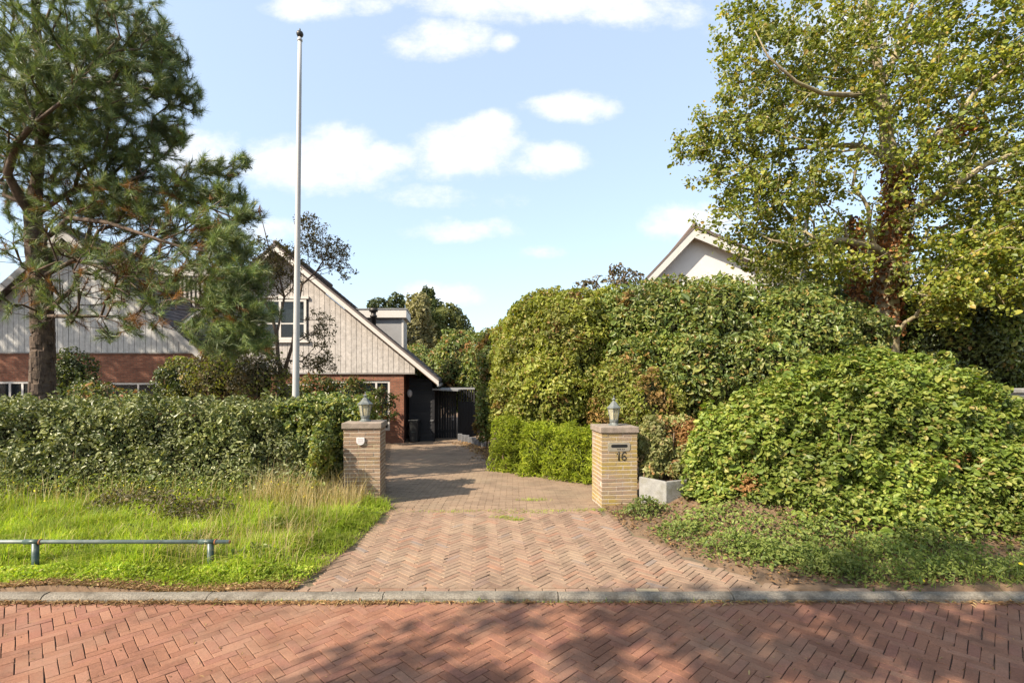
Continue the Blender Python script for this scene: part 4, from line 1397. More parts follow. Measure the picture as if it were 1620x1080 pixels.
# --- far chimney above the hedge
ch_ = thing('far_house', 'far house of which a brick chimney shows above the hedges', 'house', (pxx(772, 60), 60, -.5))
MB().box(pxx(766, 60), pxx(778, 60), 60, 61, 4, pxz(524, 60)).build('chimney', M['red_brick_tiny'], ch_)
MB().box(pxx(769, 60), pxx(775, 60), 60.2, 60.8, pxz(524, 60) + .004, pxz(519, 60)).build('chimney_pot', M['red_brick_tiny'], ch_)
MB().prism_y([(-8, -.5), (4, -.5), (4, 4), (-2, 6.6), (-8, 4)], 60.5, 70).build('wall', M['stucco'], ch_)

# ------------------------------------------------------------------ planter beside the right pillar
pt = thing('planter', 'low grey concrete slab planter beside the numbered pillar', 'planter', (2.2, 7.2, 0))
pA, pB, pC = at(1011, 803, 7.12), at(1054, 805, 6.75), at(1100, 795, 6.95)
zt_ = pxz(762, 6.75)
for (a, b) in ((pA, pB), (pB, pC)):
    d = norm((b - a) * np.array((1, 1, 0)))
    nn = np.array((-d[1], d[0], 0)) * .05
    a_, b_ = a.copy(), b - d * .004
    za = .02
    MB().hexa([(a_[0], a_[1], -.1), (b_[0], b_[1], -.1), (b_[0] + nn[0], b_[1] + nn[1], -.1), (a_[0] + nn[0], a_[1] + nn[1], -.1),
               (a_[0], a_[1], zt_), (b_[0], b_[1], zt_), (b_[0] + nn[0], b_[1] + nn[1], zt_), (a_[0] + nn[0], a_[1] + nn[1], zt_)]).build('slab', M['concrete'], pt, bevel=.006)
MB().add([(pA[0] + .04, pA[1] + .05, zt_ - .09), (pB[0], pB[1] + .06, zt_ - .09), (pC[0] + .3, pC[1] + .05, zt_ - .09), (pC[0] + .4, 8.2, zt_ - .05), (pA[0] + .04, 8.2, zt_ - .05)], [(0, 1, 2, 3, 4)]).build('soil', M['soil'], pt)
MB().box(2.30, 2.75, 7.75, 7.80, .1, .62).build('back_slab', M['concrete'], pt)

# edging stones at the far right of the drive
ed = thing('stone_edging', 'row of short grey stone edging posts by the far end of the drive', 'edging', (-1.5, 17, -.45))
for k in range(8):
    p0 = 722 + k * 5.4
    Yk = 19.2 - k * .42
    x = pxx(p0 + 6, Yk)
    MB().box(x - .09, x + .09, Yk - .05, Yk + .05, float(zd(Yk)) - .1, float(zd(Yk)) + .26 + rng.normal(0, .02)).build('edging_stone', M['edging'], ed, bevel=.02)

# grey garden wall at the far right
gwl = thing('garden_wall', 'low grey stone wall end at the right edge behind the big bush', 'wall', (pxx(1620, 10.5), 10.5, .8))
MB().box(pxx(1578, 10.5), pxx(1720, 10.5), 10.5, 10.8, .3, pxz(622, 10.5)).build('wall', M['concrete'], gwl, bevel=.02)
MB().box(pxx(1574, 10.5), pxx(1720, 10.5), 10.45, 10.85, pxz(622, 10.5) + .004, pxz(614, 10.5)).build('coping', M['concrete'], gwl, bevel=.02)

# ------------------------------------------------------------------ hedges and shrubs
# left boundary hedge, grey-green, then greener towards the pillar
ht = 1.50
shrub('boundary_hedge', 'clipped grey-green boundary hedge behind the grass verge on the left', 'hedge',
      [('b', (-6.1, 8.15, .68), (3.25, .62, .82), .25), ('b', (-8.6, 8.15, .66), (2.2, .62, .82), .25), ('e', (-6.9, 7.75, .45), (1.6, .5, .6)), ('e', (-4.7, 7.75, .5), (1.4, .45, .6)), ('e', (-3.3, 7.8, .6), (.9, .4, .7))],
      46000, .054, 'hedge', 101, depth=.34, aspect=.5, lump=.14, lscale=.55, svar=.38, up=.55, jit=.75, stems=4, shape='ovate')
shrub('ivy_hedge', 'greener leafy end of the hedge against the brick pillar with plaque', 'hedge',
      [('b', (-2.95, 8.15, .72), (.62, .58, .86), .25), ('e', (-2.85, 8.0, 1.15), (.55, .45, .42)), ('e', (-3.4, 8.0, 1.2), (.5, .45, .38)), ('e', (-2.80, 7.35, .72), (.17, .36, .42)), ('e', (-2.78, 7.02, .86), (.13, .16, .24))],
      13000, .054, 'hedge_green', 102, depth=.24, aspect=.62, lump=.10, lscale=.7, up=.5, jit=.75, stems=3, extra=('olive', .15, 'young_leaves'))

# yew hedge along the drive
shrub('yew_hedge', 'low bright yellow-green yew hedge along the drive beside the pillar', 'hedge',
      [('b', (.05, 11.0, .36), (.45, .5, .66), .3, R(-35)), ('b', (.78, 10.25, .34), (.62, .5, .62), .28, R(-40)), ('b', (1.5, 9.5, .36), (.6, .5, .60), .28, R(-40)), ('e', (1.85, 9.2, .05), (.55, .45, .32))],
      20000, .085, 'yew', 103, depth=.28, aspect=.2, lump=.13, lscale=.55, up=.4, jit=.8, shape='diamond', stems=3, fold=.1)

# tall hedge row on the right of the drive
def E(px, py, Y, rx, ry, rz):
    c = at(px, py, Y)
    return ('e', tuple(c), (rx * Y / FPX, ry, rz * Y / FPX))


shrub('tall_hedge', 'tall yellow-olive clipped hedge behind the low yew hedge', 'hedge',
      [E(850, 590, 12.3, 66, 1.3, 112), E(905, 560, 11.8, 78, 1.4, 104), E(890, 620, 11.3, 95, 1.1, 76), E(812, 630, 12.9, 38, .9, 85), E(860, 505, 12.6, 60, 1.2, 44), E(812, 560, 13.6, 36, 1.0, 62), E(960, 540, 12.2, 60, 1.0, 84)],
      46000, .068, 'olive', 111, depth=.36, aspect=.6, lump=.13, lscale=.7, up=.35, jit=.75, svar=.38, stems=6, extra=('olive_brown', .04, 'brown_leaves'))
shrub('laurel_hedge', 'broad green laurel hedge below the white neighbour gable', 'hedge',
      [E(1030, 530, 11.6, 110, 1.3, 82), E(1130, 530, 11.2, 110, 1.4, 90), E(1240, 535, 11.0, 110, 1.4, 82), E(1010, 590, 10.8, 60, 1.0, 75), E(1110, 600, 10.2, 100, 1.0, 80), E(1060, 500, 11.8, 80, 1.1, 58), E(1190, 590, 10.0, 90, 1.0, 75), E(1320, 540, 11.2, 70, 1.2, 60)],
      42000, .080, 'laurel', 112, depth=.38, aspect=.52, lump=.15, lscale=.7, up=.4, jit=.7, svar=.38, stems=6, extra=('olive_brown', .02, 'brown_leaves'))
shrub('mixed_shrub', 'brownish small-leaved shrub between the numbered pillar and the laurel', 'shrub',
      [E(990, 610, 10.2, 45, .6, 52), E(1025, 640, 9.6, 55, .6, 55), E(960, 655, 10.4, 28, .5, 40)],
      9000, .055, 'olive', 113, depth=.32, aspect=.6, lump=.13, lscale=.6, up=.3, jit=.8, stems=6, extra=('olive_brown', .35, 'brown_leaves'))
shrub('ivy_column', 'narrow ivy-clad column of brown and green leaves at the bend of the drive', 'shrub',
      [E(772, 610, 15.5, 17, .6, 85), E(778, 560, 16, 26, .8, 42), E(766, 660, 15, 14, .5, 40)],
      9000, .075, 'laurel', 114, depth=.3, aspect=.65, lump=.12, lscale=.8, up=.2, jit=.7, stems=2, extra=('olive_brown', .28, 'brown_leaves'))
shrub('far_hedge', 'rounded light green hedge beyond the black garden gate', 'hedge',
      [E(728, 585, 25, 45, 1.8, 66), E(772, 580, 22, 45, 1.6, 58), E(690, 600, 26, 36, 1.5, 50), E(668, 590, 28, 40, 1.6, 46)],
      15000, .12, 'laurel', 115, depth=.45, aspect=.6, lump=.22, lscale=1.6, up=.35, jit=.7, stems=2, extra=('bush_brown', .10, 'autumn_leaves'))
# planter shrub
shrub('planter_shrub', 'pale variegated shrub with brown flower heads in the concrete planter', 'shrub',
      [E(1036, 705, 7.55, 28, .36, 46), E(1088, 708, 7.5, 34, .34, 40), E(1060, 690, 7.8, 44, .34, 36), E(1030, 742, 7.3, 20, .2, 16), E(1075, 745, 7.2, 26, .2, 14)],
      6800, .055, 'pale_shrub', 116, depth=.26, aspect=.6, lump=.07, lscale=.5, up=.35, jit=.8, stems=9, core=False, extra=('bush_brown', .22, 'flower_heads'))

# the big bush in front on the right
shrub('hazel_bush', 'big light green leafy bush filling the right foreground verge', 'bush',
      [('e', (4.95, 6.75, .80), (2.0, 1.1, 1.42)), ('e', (3.75, 6.75, .75), (1.3, .85, .98)), ('e', (6.4, 6.75, .45), (1.8, 1.05, 1.18)), ('e', (4.6, 6.1, .55), (1.6, .65, .75)), ('e', (6.0, 6.0, .45), (1.7, .7, .75)), ('e', (3.1, 6.75, .4), (.75, .55, .62)), ('e', (8.2, 6.8, .25), (1.6, 1.1, 1.0))],
      120000, .050, 'bush', 117, depth=.55, aspect=.74, lump=.15, lscale=.45, svar=.38, up=.95, jit=.5, stems=0, extra=('bush_brown', .012, 'withered_leaves'), shrink=.7)
bush_r = np.random.default_rng(5)
bush = [o for o in bpy.data.objects if o.name == 'hazel_bush'][0]
for k in range(46):
    x = bush_r.uniform(3.6, 7.2); y = 5.6 + bush_r.uniform(0, .7)
    g0 = float(gz(x, y))
    tp = np.array((x + bush_r.normal(0, .15), y + bush_r.uniform(-.05, .3), g0 + bush_r.uniform(.5, 1.1)))
    MB().tube([(x, y, g0 - .02), ((x + tp[0]) / 2 + bush_r.normal(0, .03), (y + tp[1]) / 2, (g0 + tp[2]) / 2), tp], [.011, .008, .004], 5).build('stem', M['stem'], bush, True)

# dark undergrowth behind, under the big tree
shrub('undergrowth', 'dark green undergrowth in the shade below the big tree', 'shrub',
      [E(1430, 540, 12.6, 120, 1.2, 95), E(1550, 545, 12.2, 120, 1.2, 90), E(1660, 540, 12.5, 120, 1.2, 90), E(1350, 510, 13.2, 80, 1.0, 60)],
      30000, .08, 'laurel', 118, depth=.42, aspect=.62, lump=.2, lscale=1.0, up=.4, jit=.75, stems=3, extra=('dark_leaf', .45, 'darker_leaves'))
# shrubs before the house
shrub('dark_shrub', 'dark evergreen shrub before the brick wing right of the pine trunk', 'shrub', [E(112, 600, 14.5, 36, .6, 50), E(140, 625, 14, 34, .5, 28)], 4200, .07, 'dark_leaf', 121, depth=.35, lump=.12, lscale=.7, stems=3)
shrub('garden_shrub', 'round dark shrub before the brick wall below the pine boughs', 'shrub', [E(288, 605, 13.5, 40, .6, 42)], 3400, .065, 'dark_leaf', 122, depth=.35, lump=.12, lscale=.7, stems=3, extra=('olive', .2, 'young_leaves'))
shrub('twiggy_shrub', 'wide olive twiggy shrub between the pine and the flagpole', 'shrub', [E(350, 600, 13, 55, .7, 50), E(410, 600, 12.6, 45, .7, 52), E(445, 625, 12.8, 30, .5, 28)], 7500, .06, 'sparse_leaf', 123, depth=.5, lump=.2, lscale=.7, stems=12, extra=('olive', .3, 'young_leaves'))
shrub('window_climber', 'climbing plant with red and green leaves over the front window', 'shrub', [E(500, 625, 17.2, 30, .4, 38), E(555, 628, 17.2, 44, .35, 30), E(605, 640, 17.2, 18, .3, 32)], 4600, .085, 'climber', 124, depth=.45, lump=.25, lscale=.8, stems=5, core=False)
shrub('rose_bush', 'leggy rose bush standing above the hedge near the pine trunk', 'shrub', [E(150, 622, 9.6, 34, .35, 22), E(212, 632, 9.4, 26, .3, 14)], 700, .06, 'climber', 125, depth=.5, lump=.1, lscale=.6, stems=8, core=False)

# ------------------------------------------------------------------ far trees
def cloud_tree(name, label, clumps, n, size, mat, seed, trunk, group=None, shape='ovate', trad=.16, rise=1.0):
    prims = [E(*c) for c in clumps]
    P, G, r = shell_points(prims, n, 1.2, seed, .35, 2.0)
    b = np.array(trunk)
    t = thing(name, label, 'tree', b, group)
    leaves('crown', M[mat], t, P, norm(G) + np.array((0, 0, .3)) + r.normal(size=P.shape) * .8, size * np.exp(r.normal(0, .3, len(P))), .55, .25, .15, shape, 0, r)
    top = np.mean([p[1] for p in prims], axis=0)
    top[2] += rise
    nodes = [b + (top - b) * q / 6 for q in range(7)]
    tg = P[r.choice(len(P), 60, replace=False)]
    A, PA, _ = grow(nodes, [-1, 0, 1, 2, 3, 4, 5], tg, .3, .8, .05, r)
    V, F_ = branch_arrays(A, PA, radii(A, PA, .02, 2.3, np.linspace(trad, trad * .5, 7)))
    link('trunk', fast_mesh('trunk', V, F_, True), M['bark'], t)
    return t


cloud_tree('conifer_tree', 'pale olive conifer behind the dormer', [(662, 515, 36, 24, 1.6, 52), (656, 545, 36, 34, 1.6, 46), (668, 490, 36, 14, 1.2, 30)], 9000, .22, 'far_pale', 131, (pxx(660, 36), 36, -.5))
cloud_tree('round_tree', 'round green tree to the right of the pale conifer', [(712, 515, 40, 26, 1.8, 32), (728, 535, 40, 20, 1.6, 26), (695, 530, 38, 18, 1.5, 40)], 7000, .22, 'far_green', 132, (pxx(712, 40), 40, -.5))
cloud_tree('dark_tree', 'dark tree top showing over the house roof left of the dormer flue', [(600, 484, 42, 14, 1.2, 12), (628, 480, 42, 16, 1.2, 14), (618, 520, 42, 30, 1.5, 40)], 4500, .22, 'far_dark', 133, (pxx(615, 42), 42, -.5))
cloud_tree('spruce_tree', 'dark conifer crown between the pale conifer and the round tree', [(688, 505, 44, 16, 1.6, 34), (676, 475, 44, 12, 1.2, 20)], 4000, .22, 'far_dark', 134, (pxx(686, 44), 44, -.5))
cloud_tree('garden_tree', 'small far tree whose sprays rise above the tall hedge', [(935, 450, 15.5, 20, .6, 20), (985, 440, 15.2, 26, .6, 16)], 900, .09, 'sparse_leaf', 135, (pxx(955, 15.5), 15.5, 0), trad=.05, rise=-.5)
cloud_tree('right_conifer', 'dark reddish conifer behind the big tree at the right edge', [(1575, 470, 19, 90, 1.8, 60), (1640, 430, 19, 80, 1.8, 80), (1500, 500, 19, 70, 1.6, 45), (1600, 395, 20, 90, 1.8, 60)], 9000, .14, 'far_dark', 136, (pxx(1600, 19), 19, .5))
cloud_tree('back_tree', 'leafy tree in shade behind the laurel hedge and birch', [(1330, 420, 21, 100, 1.6, 60), (1250, 430, 22, 60, 1.2, 40)], 6000, .15, 'far_green', 137, (pxx(1320, 21), 21, .5))

# birch stem behind the laurel
bt = thing('birch_tree', 'slender white birch stem rising behind the laurel hedge', 'tree', (pxx(1270, 13.5), 13.5, .4))
bp = [at(1268, 560, 13.5), at(1270, 445, 13.5), at(1272, 390, 13.5), at(1278, 330, 13.5), at(1284, 250, 13.5)]
MB().tube(bp, [.085, .075, .068, .055, .03], 10).build('trunk', M['birch'], bt, True)
P = ell_targets([(tuple(at(1284, 260, 13.5)), (.9, .8, 1.2), 300)], rng)
leaves('crown', M['tree_leaf'], bt, P, rng.normal(size=P.shape) + np.array((0, 0, .5)), .06, .7)

# ------------------------------------------------------------------ the big broadleaved tree on the right
r = np.random.default_rng(77)
TY = 11.6
tt = thing('broadleaf_tree', 'big broadleaved tree with ivy-clad trunk above the right verge', 'tree', (*at(1402, 560, TY)[:2], .7))
tr = [np.array((at(1400, 600, TY)[0], TY, .4))] + [at(a, b, TY) for a, b in ((1402, 540), (1404, 470), (1408, 410), (1415, 350), (1420, 295), (1412, 255), (1402, 215), (1400, 180), (1392, 140), (1388, 95), (1375, 40), (1370, -30), (1372, -110))]
par = list(range(-1, len(tr) - 1))
fixed = list(np.interp(np.arange(len(tr)), [0, 3, 5, 8, 13], [.27, .22, .19, .12, .05]))


def limb(start, pts, r0, r1):
    p = start
    for k, q in enumerate(pts):
        tr.append(np.array(q)); par.append(p); fixed.append(r0 + (r1 - r0) * k / max(1, len(pts) - 1)); p = len(tr) - 1


limb(5, [at(1445, 258, TY - .5), at(1478, 218, TY - .9), at(1512, 192, TY - 1.0), at(1540, 148, TY - 1.2), at(1592, 108, TY - 1.3), at(1630, 40, TY - 1.3)], .09, .012)
limb(8, [at(1365, 150, TY - 1.0), at(1335, 150, TY - 1.6), at(1300, 148, TY - 2.0), at(1260, 130, TY - 2.2), at(1215, 90, TY - 2.3), at(1195, 50, TY - 2.3)], .062, .008)
limb(3, [at(1385, 392, TY - .4), at(1340, 380, TY - .7), at(1300, 382, TY - .9), at(1268, 390, TY - 1), at(1220, 380, TY - 1.1)], .085, .02)
limb(4, [at(1450, 330, TY - .7), at(1500, 300, TY - 1.2), at(1560, 260, TY - 1.4), at(1640, 230, TY - 1.4), at(1720, 200, TY - 1.4)], .09, .02)
limb(9, [at(1420, 80, TY + .4), at(1440, 20, TY + .6), at(1460, -60, TY + .8)], .08, .02)
limb(6, [at(1360, 230, TY + .6), at(1300, 230, TY + 1), at(1230, 240, TY + 1.2), at(1160, 270, TY + 1.2)], .07, .02)
cl = []
def C(px, py, dy, rx, ry, rz, n): cl.append((tuple(at(px, py, TY + dy)), (rx * TY / FPX, ry, rz * TY / FPX), n))
C(1400, 60, 0, 210, 2.6, 150, 330); C(1250, 120, -.3, 130, 1.8, 110, 190); C(1180, 230, -.2, 95, 1.4, 90, 120); C(1120, 215, -.2, 55, .9, 50, 45)
C(1180, 330, -.4, 80, 1.2, 60, 90); C(1280, 300, -.6, 110, 1.5, 90, 140); C(1260, 395, -.8, 90, 1.0, 35, 70)
C(1520, 150, 0, 150, 2.4, 130, 260); C(1560, 300, -.3, 130, 2.0, 100, 190); C(1500, 390, -.6, 110, 1.3, 50, 90); C(1640, 380, 0, 120, 1.6, 90, 120)
C(1330, 420, -.8, 110, 1.0, 30, 70); C(1580, 430, -1.2, 110, 1.0, 60, 110); C(1500, 470, -1.2, 80, .8, 40, 60); C(1620, 300, -1.2, 90, 1.0, 90, 100); C(1540, 440, -.8, 110, 1.0, 30, 60); C(1400, 200, -1.4, 130, .9, 120, 120); C(1560, 50, -1.2, 130, 1.0, 120, 120); C(1700, 150, 0, 160, 2.2, 200, 180); C(1430, 300, -.9, 90, .9, 90, 70); C(1200, 60, 0, 60, 1.0, 60, 40); C(1180, 20, 0, 50, 1.0, 60, 30); C(1450, -150, 0, 240, 2.6, 130, 160)
tg = ell_targets(cl, r, .45)
A, PA, ends = grow(tr, par, tg, .22, .28, .045, r, .02)
rad = radii(A, PA, .0058, 2.2, np.array(fixed))
V, F_ = branch_arrays(A, PA, rad)
link('branches', fast_mesh('branches', V, F_, True), M['grey_twig'], tt)
tw = np.where(rad < .024)[0]
tw = tw[tw > len(tr)]
k = r.choice(tw, 88000)
P = A[k] + r.normal(0, .085, (len(k), 3))
P[:, 2] -= .03
lp = 810 + FPX * P[:, 0] / P[:, 1]; lq = HY - FPX * (P[:, 2] - CAMZ) / P[:, 1]
thin = (lp > 1335) & (lp < 1455) & (lq > 200) & (lq < 520) & (P[:, 1] < TY + .1)
P = P[~thin | (r.random(len(P)) < .4)]
leaves('crown', M['tree_leaf'], tt, P, r.normal(size=P.shape) * .75 + np.array((-.25, -.35, .5)), .072 * np.exp(r.normal(0, .3, len(P))), .78, .2, .12, 'ovate', .35, r)
# dead ivy clinging to the trunk and its lower limbs
iv = []
for a, b, rr, n in ((1, 2, .36, 700), (2, 3, .40, 1100), (3, 4, .42, 1200), (4, 5, .38, 900), (5, 6, .30, 380), (5, 14, .24, 260)):
    q = r.random((n, 1))
    iv.append(tr[a] + (tr[b] - tr[a]) * q + norm(r.normal(size=(n, 3))) * rr * (r.random((n, 1)) ** .4))
q = r.random((1000, 1))
iv.append(at(1352, 350, TY) + (at(1356, 480, TY) - at(1352, 350, TY)) * q + norm(r.normal(size=(1000, 3))) * .24 * (.5 + .5 * np.sin(q * 14) ** 2))
q = r.random((260, 1))
iv.append(at(1480, 228, TY - .5) + (at(1545, 195, TY - .5) - at(1480, 228, TY - .5)) * q + r.normal(0, .12, (260, 3)))
iv = np.concatenate(iv)
leaves('dead_ivy', M['dead_leaf'], tt, iv, r.normal(size=iv.shape) + np.array((-.3, -.5, .2)), .085, .8, .4, .2, 'ovate', .6, r)
MB().tube([at(1358, 560, TY), at(1355, 480, TY), at(1350, 400, TY), at(1346, 340, TY)], [.10, .09, .07, .04], 8).build('side_trunk', M['bark'], tt, True)

# ------------------------------------------------------------------ the pine on the left
r = np.random.default_rng(31)
PY = 9.8
pn = thing('pine_tree', 'tall pine with brown dead needles behind the left hedge', 'tree', (pxx(66, PY), PY, 0))
tr = [np.array((pxx(66, PY), PY, -.1))] + [at(a, b, PY) for a, b in ((67, 620), (68, 560), (67, 500), (63, 440), (57, 390), (52, 345), (58, 290), (64, 230), (66, 160), (62, 90), (56, 20), (52, -60), (50, -140), (50, -220))]
par = list(range(-1, len(tr) - 1))
fixed = list(np.interp(np.arange(len(tr)), [0, 2, 6, 7, 14], [.205, .175, .145, .10, .035]))
limb(6, [at(30, 310, PY - .3), at(12, 275, PY - .5), at(28, 225, PY - .8), at(55, 195, PY - 1.0), at(100, 160, PY - 1.4)], .085, .03)
limb(5, [at(110, 345, PY - .4), at(170, 352, PY - .7), at(230, 372, PY - .9), at(290, 392, PY - 1.0), at(350, 400, PY - 1.1)], .05, .014)
limb(6, [at(100, 310, PY + .2), at(160, 290, PY + .1), at(240, 300, PY), at(310, 320, PY - .2), at(370, 345, PY - .3)], .045, .014)
limb(4, [at(120, 410, PY - .3), at(180, 430, PY - .6), at(250, 452, PY - .9), at(320, 485, PY - 1), at(390, 505, PY - 1)], .042, .012)
limb(8, [at(120, 130, PY - .6), at(150, 100, PY - .8), at(190, 60, PY - 1)], .05, .02)
limb(3, [at(110, 500, PY - .4), at(160, 500, PY - .6), at(200, 515, PY - .7)], .04, .012)
cl = []
def D(px, py, dy, rx, ry, rz, n): cl.append((tuple(at(px, py, PY + dy)), (rx * PY / FPX, ry, rz * PY / FPX), n))
D(110, 60, -.3, 150, 1.8, 95, 330); D(60, 170, -.6, 120, 1.6, 80, 240); D(170, 160, -.3, 110, 1.5, 75, 240); D(210, 60, 0, 60, 1.2, 70, 110); D(200, 250, 0, 90, 1.3, 55, 150)
D(275, 90, 0, 22, .5, 45, 40); D(282, 145, 0, 34, .6, 34, 50); D(262, 205, .1, 30, .6, 18, 26); D(285, 212, 0, 8, .2, 8, 6)
D(345, 265, -.2, 34, .5, 16, 26); D(382, 250, -.2, 10, .2, 10, 9); D(360, 308, -.2, 34, .6, 18, 34); D(310, 300, -.1, 50, .7, 28, 60); D(392, 338, -.3, 22, .4, 14, 22)
D(330, 355, -.5, 60, .8, 26, 75); D(230, 330, -.3, 80, 1.0, 40, 110); D(370, 390, -.9, 34, .5, 26, 44); D(320, 420, -1, 50, .6, 30, 50)
D(340, 470, -1, 52, .6, 26, 60); D(400, 495, -1, 36, .5, 30, 56); D(350, 530, -1, 50, .5, 34, 80); D(400, 540, -1, 28, .4, 20, 34); D(385, 440, -1, 40, .5, 30, 50)
D(-40, 250, 0, 100, 1.8, 90, 150); D(-60, 80, 0, 120, 1.8, 120, 200); D(80, -90, 0, 190, 1.8, 90, 170)
D(130, 290, .2, 110, 1.4, 40, 110); D(130, 390, -.4, 130, 1.2, 45, 190); D(220, 430, -.8, 110, .8, 50, 220); D(150, 340, .3, 130, 1.2, 34, 130); D(290, 385, -.5, 70, .8, 45, 120); D(90, 470, -.5, 100, .8, 50, 90); D(260, 490, -.9, 80, .6, 40, 90); D(180, 520, -.6, 50, .5, 24, 26); D(40, 450, -.3, 60, .9, 60, 26)
cl = [(a, b, int(n * 1.4)) for a, b, n in cl]
tg = ell_targets(cl, r, .5)
A, PA, ends = grow(tr, par, tg, .30, .24, .035, r, -.03)
rad = radii(A, PA, .0068, 2.25, np.array(fixed))
V, F_ = branch_arrays(A[:], PA, rad)
ntr = len(tr)
link('branches', fast_mesh('branches', V, F_, True), M['pine_bark'], pn)
# bark plates standing proud on the trunk
bpV, bpF = [], []
for q in range(520):
    f_ = r.random() * 5.5
    k0 = int(f_); c = tr[k0] + (tr[k0 + 1] - tr[k0]) * (f_ - k0); rr = np.interp(f_, [0, 2, 6], [.205, .175, .145])
    a = r.uniform(0, 2 * math.pi); h, w = r.uniform(.06, .14), r.uniform(.03, .055)
    nrm = np.array((math.cos(a), math.sin(a), 0)); tg_ = np.array((-math.sin(a), math.cos(a), 0)); up = np.array((0, 0, 1))
    o = len(bpV); b = c + nrm * (rr * .97)
    for (s, u_, d) in ((-w, -h, 0), (w, -h, 0), (w, h, 0), (-w, h, 0), (-w * .7, -h * .8, .022), (w * .7, -h * .85, .02), (w * .6, h * .85, .02), (-w * .7, h * .8, .024)):
        bpV.append(b + tg_ * s + up * u_ + nrm * d)
    bpF += [(o + 4, o + 5, o + 6, o + 7), (o, o + 1, o + 5, o + 4), (o + 1, o + 2, o + 6, o + 5), (o + 2, o + 3, o + 7, o + 6), (o + 3, o, o + 4, o + 7)]
tag(link('bark_plates', fast_mesh('bark_plates', np.array(bpV), np.array(bpF)), M['pine_bark'], pn), kind='stuff')


def tufts(ends, A, PA, n, r, length, width, spread=.9):
    P0 = A[ends]; par_ = A[PA[ends]]
    ax_ = norm(P0 - par_ + np.array((0, 0, .06)) + r.normal(0, .03, P0.shape))
    k = np.repeat(np.arange(len(ends)), n)
    al = r.uniform(-.24, .04, (len(k), 1))
    base = P0[k] + ax_[k] * al
    side = r.normal(size=(len(k), 3)); side = norm(side - ax_[k] * np.sum(side * ax_[k], 1, keepdims=True))
    ang = r.uniform(.35, 1.15, (len(k), 1)) * spread
    d = norm(ax_[k] * np.cos(ang) + side * np.sin(ang))
    L = (length * np.exp(r.normal(0, .18, (len(k), 1))))
    b = norm(np.cross(d, r.normal(size=d.shape)))
    w = width * .5
    tip = base + d * L; tip[:, 2] -= .012
    V = np.stack((base - b * w, base + b * w, tip), 1).reshape(-1, 3)
    F_ = np.arange(len(V)).reshape(-1, 3)
    return V, F_


e_px = 810 + FPX * A[ends][:, 0] / A[ends][:, 1]
e_py = HY - FPX * (A[ends][:, 2] - CAMZ) / A[ends][:, 1]
pd = np.where((e_py > 385) & (e_px < 330), .26, np.where((e_py > 270) & (e_px < 350), .17, .03))
pd = np.where((e_py > 455) & (e_px > 310), .06, pd)
dead = r.random(len(ends)) < pd
bare = (e_py > 340) & (e_px < 320) & (r.random(len(ends)) < .66)
V, F_ = tufts(ends[~dead & ~bare], A, PA, 100, r, .155, .0066, .85)
tag(link('needles', fast_mesh('needles', V, F_), M['needle'], pn), kind='stuff')
# side tufts further back on the twigs
tw = np.where((rad < .013))[0]
sel = r.choice(tw[tw > ntr], 1000)
sy = HY - FPX * (A[sel][:, 2] - CAMZ) / A[sel][:, 1]
sel = sel[sy < 340]
V, F_ = tufts(sel, A, PA, 65, r, .145, .0064, .95)
tag(link('needles', fast_mesh('needles', V, F_), M['needle'], pn), kind='stuff')
V, F_ = tufts(ends[dead & ~bare], A, PA, 60, r, .15, .0075, .8)
tag(link('dead_needles', fast_mesh('dead_needles', V, F_), M['dead_needle'], pn), kind='stuff')

# ------------------------------------------------------------------ thin open tree before the gable
r = np.random.default_rng(41)
WY = 13.2
wt = thing('thin_tree', 'thin open-branched small tree before the boarded gable', 'tree', (pxx(455, WY), WY, -.3))
tr = [np.array((pxx(458, WY), WY, -.35))] + [at(a, b, WY) for a, b in ((455, 640), (446, 600), (440, 565), (438, 530), (428, 490), (400, 455), (380, 415), (372, 385))]
par = list(range(-1, len(tr) - 1)); fixed = list(np.linspace(.075, .018, len(tr)))
limb(2, [at(455, 570, WY - .1), at(463, 545, WY - .2), at(468, 500, WY - .2), at(478, 450, WY - .2), at(500, 430, WY - .2), at(530, 420, WY - .2)], .05, .012)
limb(4, [at(450, 470, WY + .2), at(440, 430, WY + .2), at(425, 390, WY + .2), at(415, 350, WY + .2)], .03, .01)
cl = []
def W(px, py, rx, rz, n, dy=0): cl.append((tuple(at(px, py, WY + dy)), (rx * WY / FPX, .6, rz * WY / FPX), n))
W(495, 375, 28, 36, 80); W(525, 405, 32, 28, 76); W(548, 428, 14, 16, 12); W(425, 405, 40, 36, 90); W(395, 440, 38, 44, 95); W(370, 430, 24, 34, 40); W(440, 440, 44, 34, 70); W(470, 420, 40, 40, 40)
W(505, 520, 28, 32, 56); W(505, 572, 40, 20, 56); W(400, 540, 40, 36, 40); W(430, 590, 40, 24, 30); W(385, 375, 20, 20, 16); W(480, 350, 14, 12, 10)
cl = [(a, b, int(n * 1.4)) for a, b, n in cl]
tg = ell_targets(cl, r, .5)
A, PA, ends = grow(tr, par, tg, .3, .2, .04, r)
rad = radii(A, PA, .0046, 2.3, np.array(fixed))
V, F_ = branch_arrays(A, PA, rad)
link('branches', fast_mesh('branches', V, F_, True), M['bark'], wt)
tw = np.where(rad < .009)[0]; tw = tw[tw > len(fixed)]
k = r.choice(tw, 9500)
P = A[k] + r.normal(0, .05, (len(k), 3))
leaves('crown', M['sparse_leaf'], wt, P, r.normal(size=P.shape) + np.array((0, -.3, .3)), .075 * np.exp(r.normal(0, .25, len(P))), .38, .2, .15, 'diamond', .5, r)

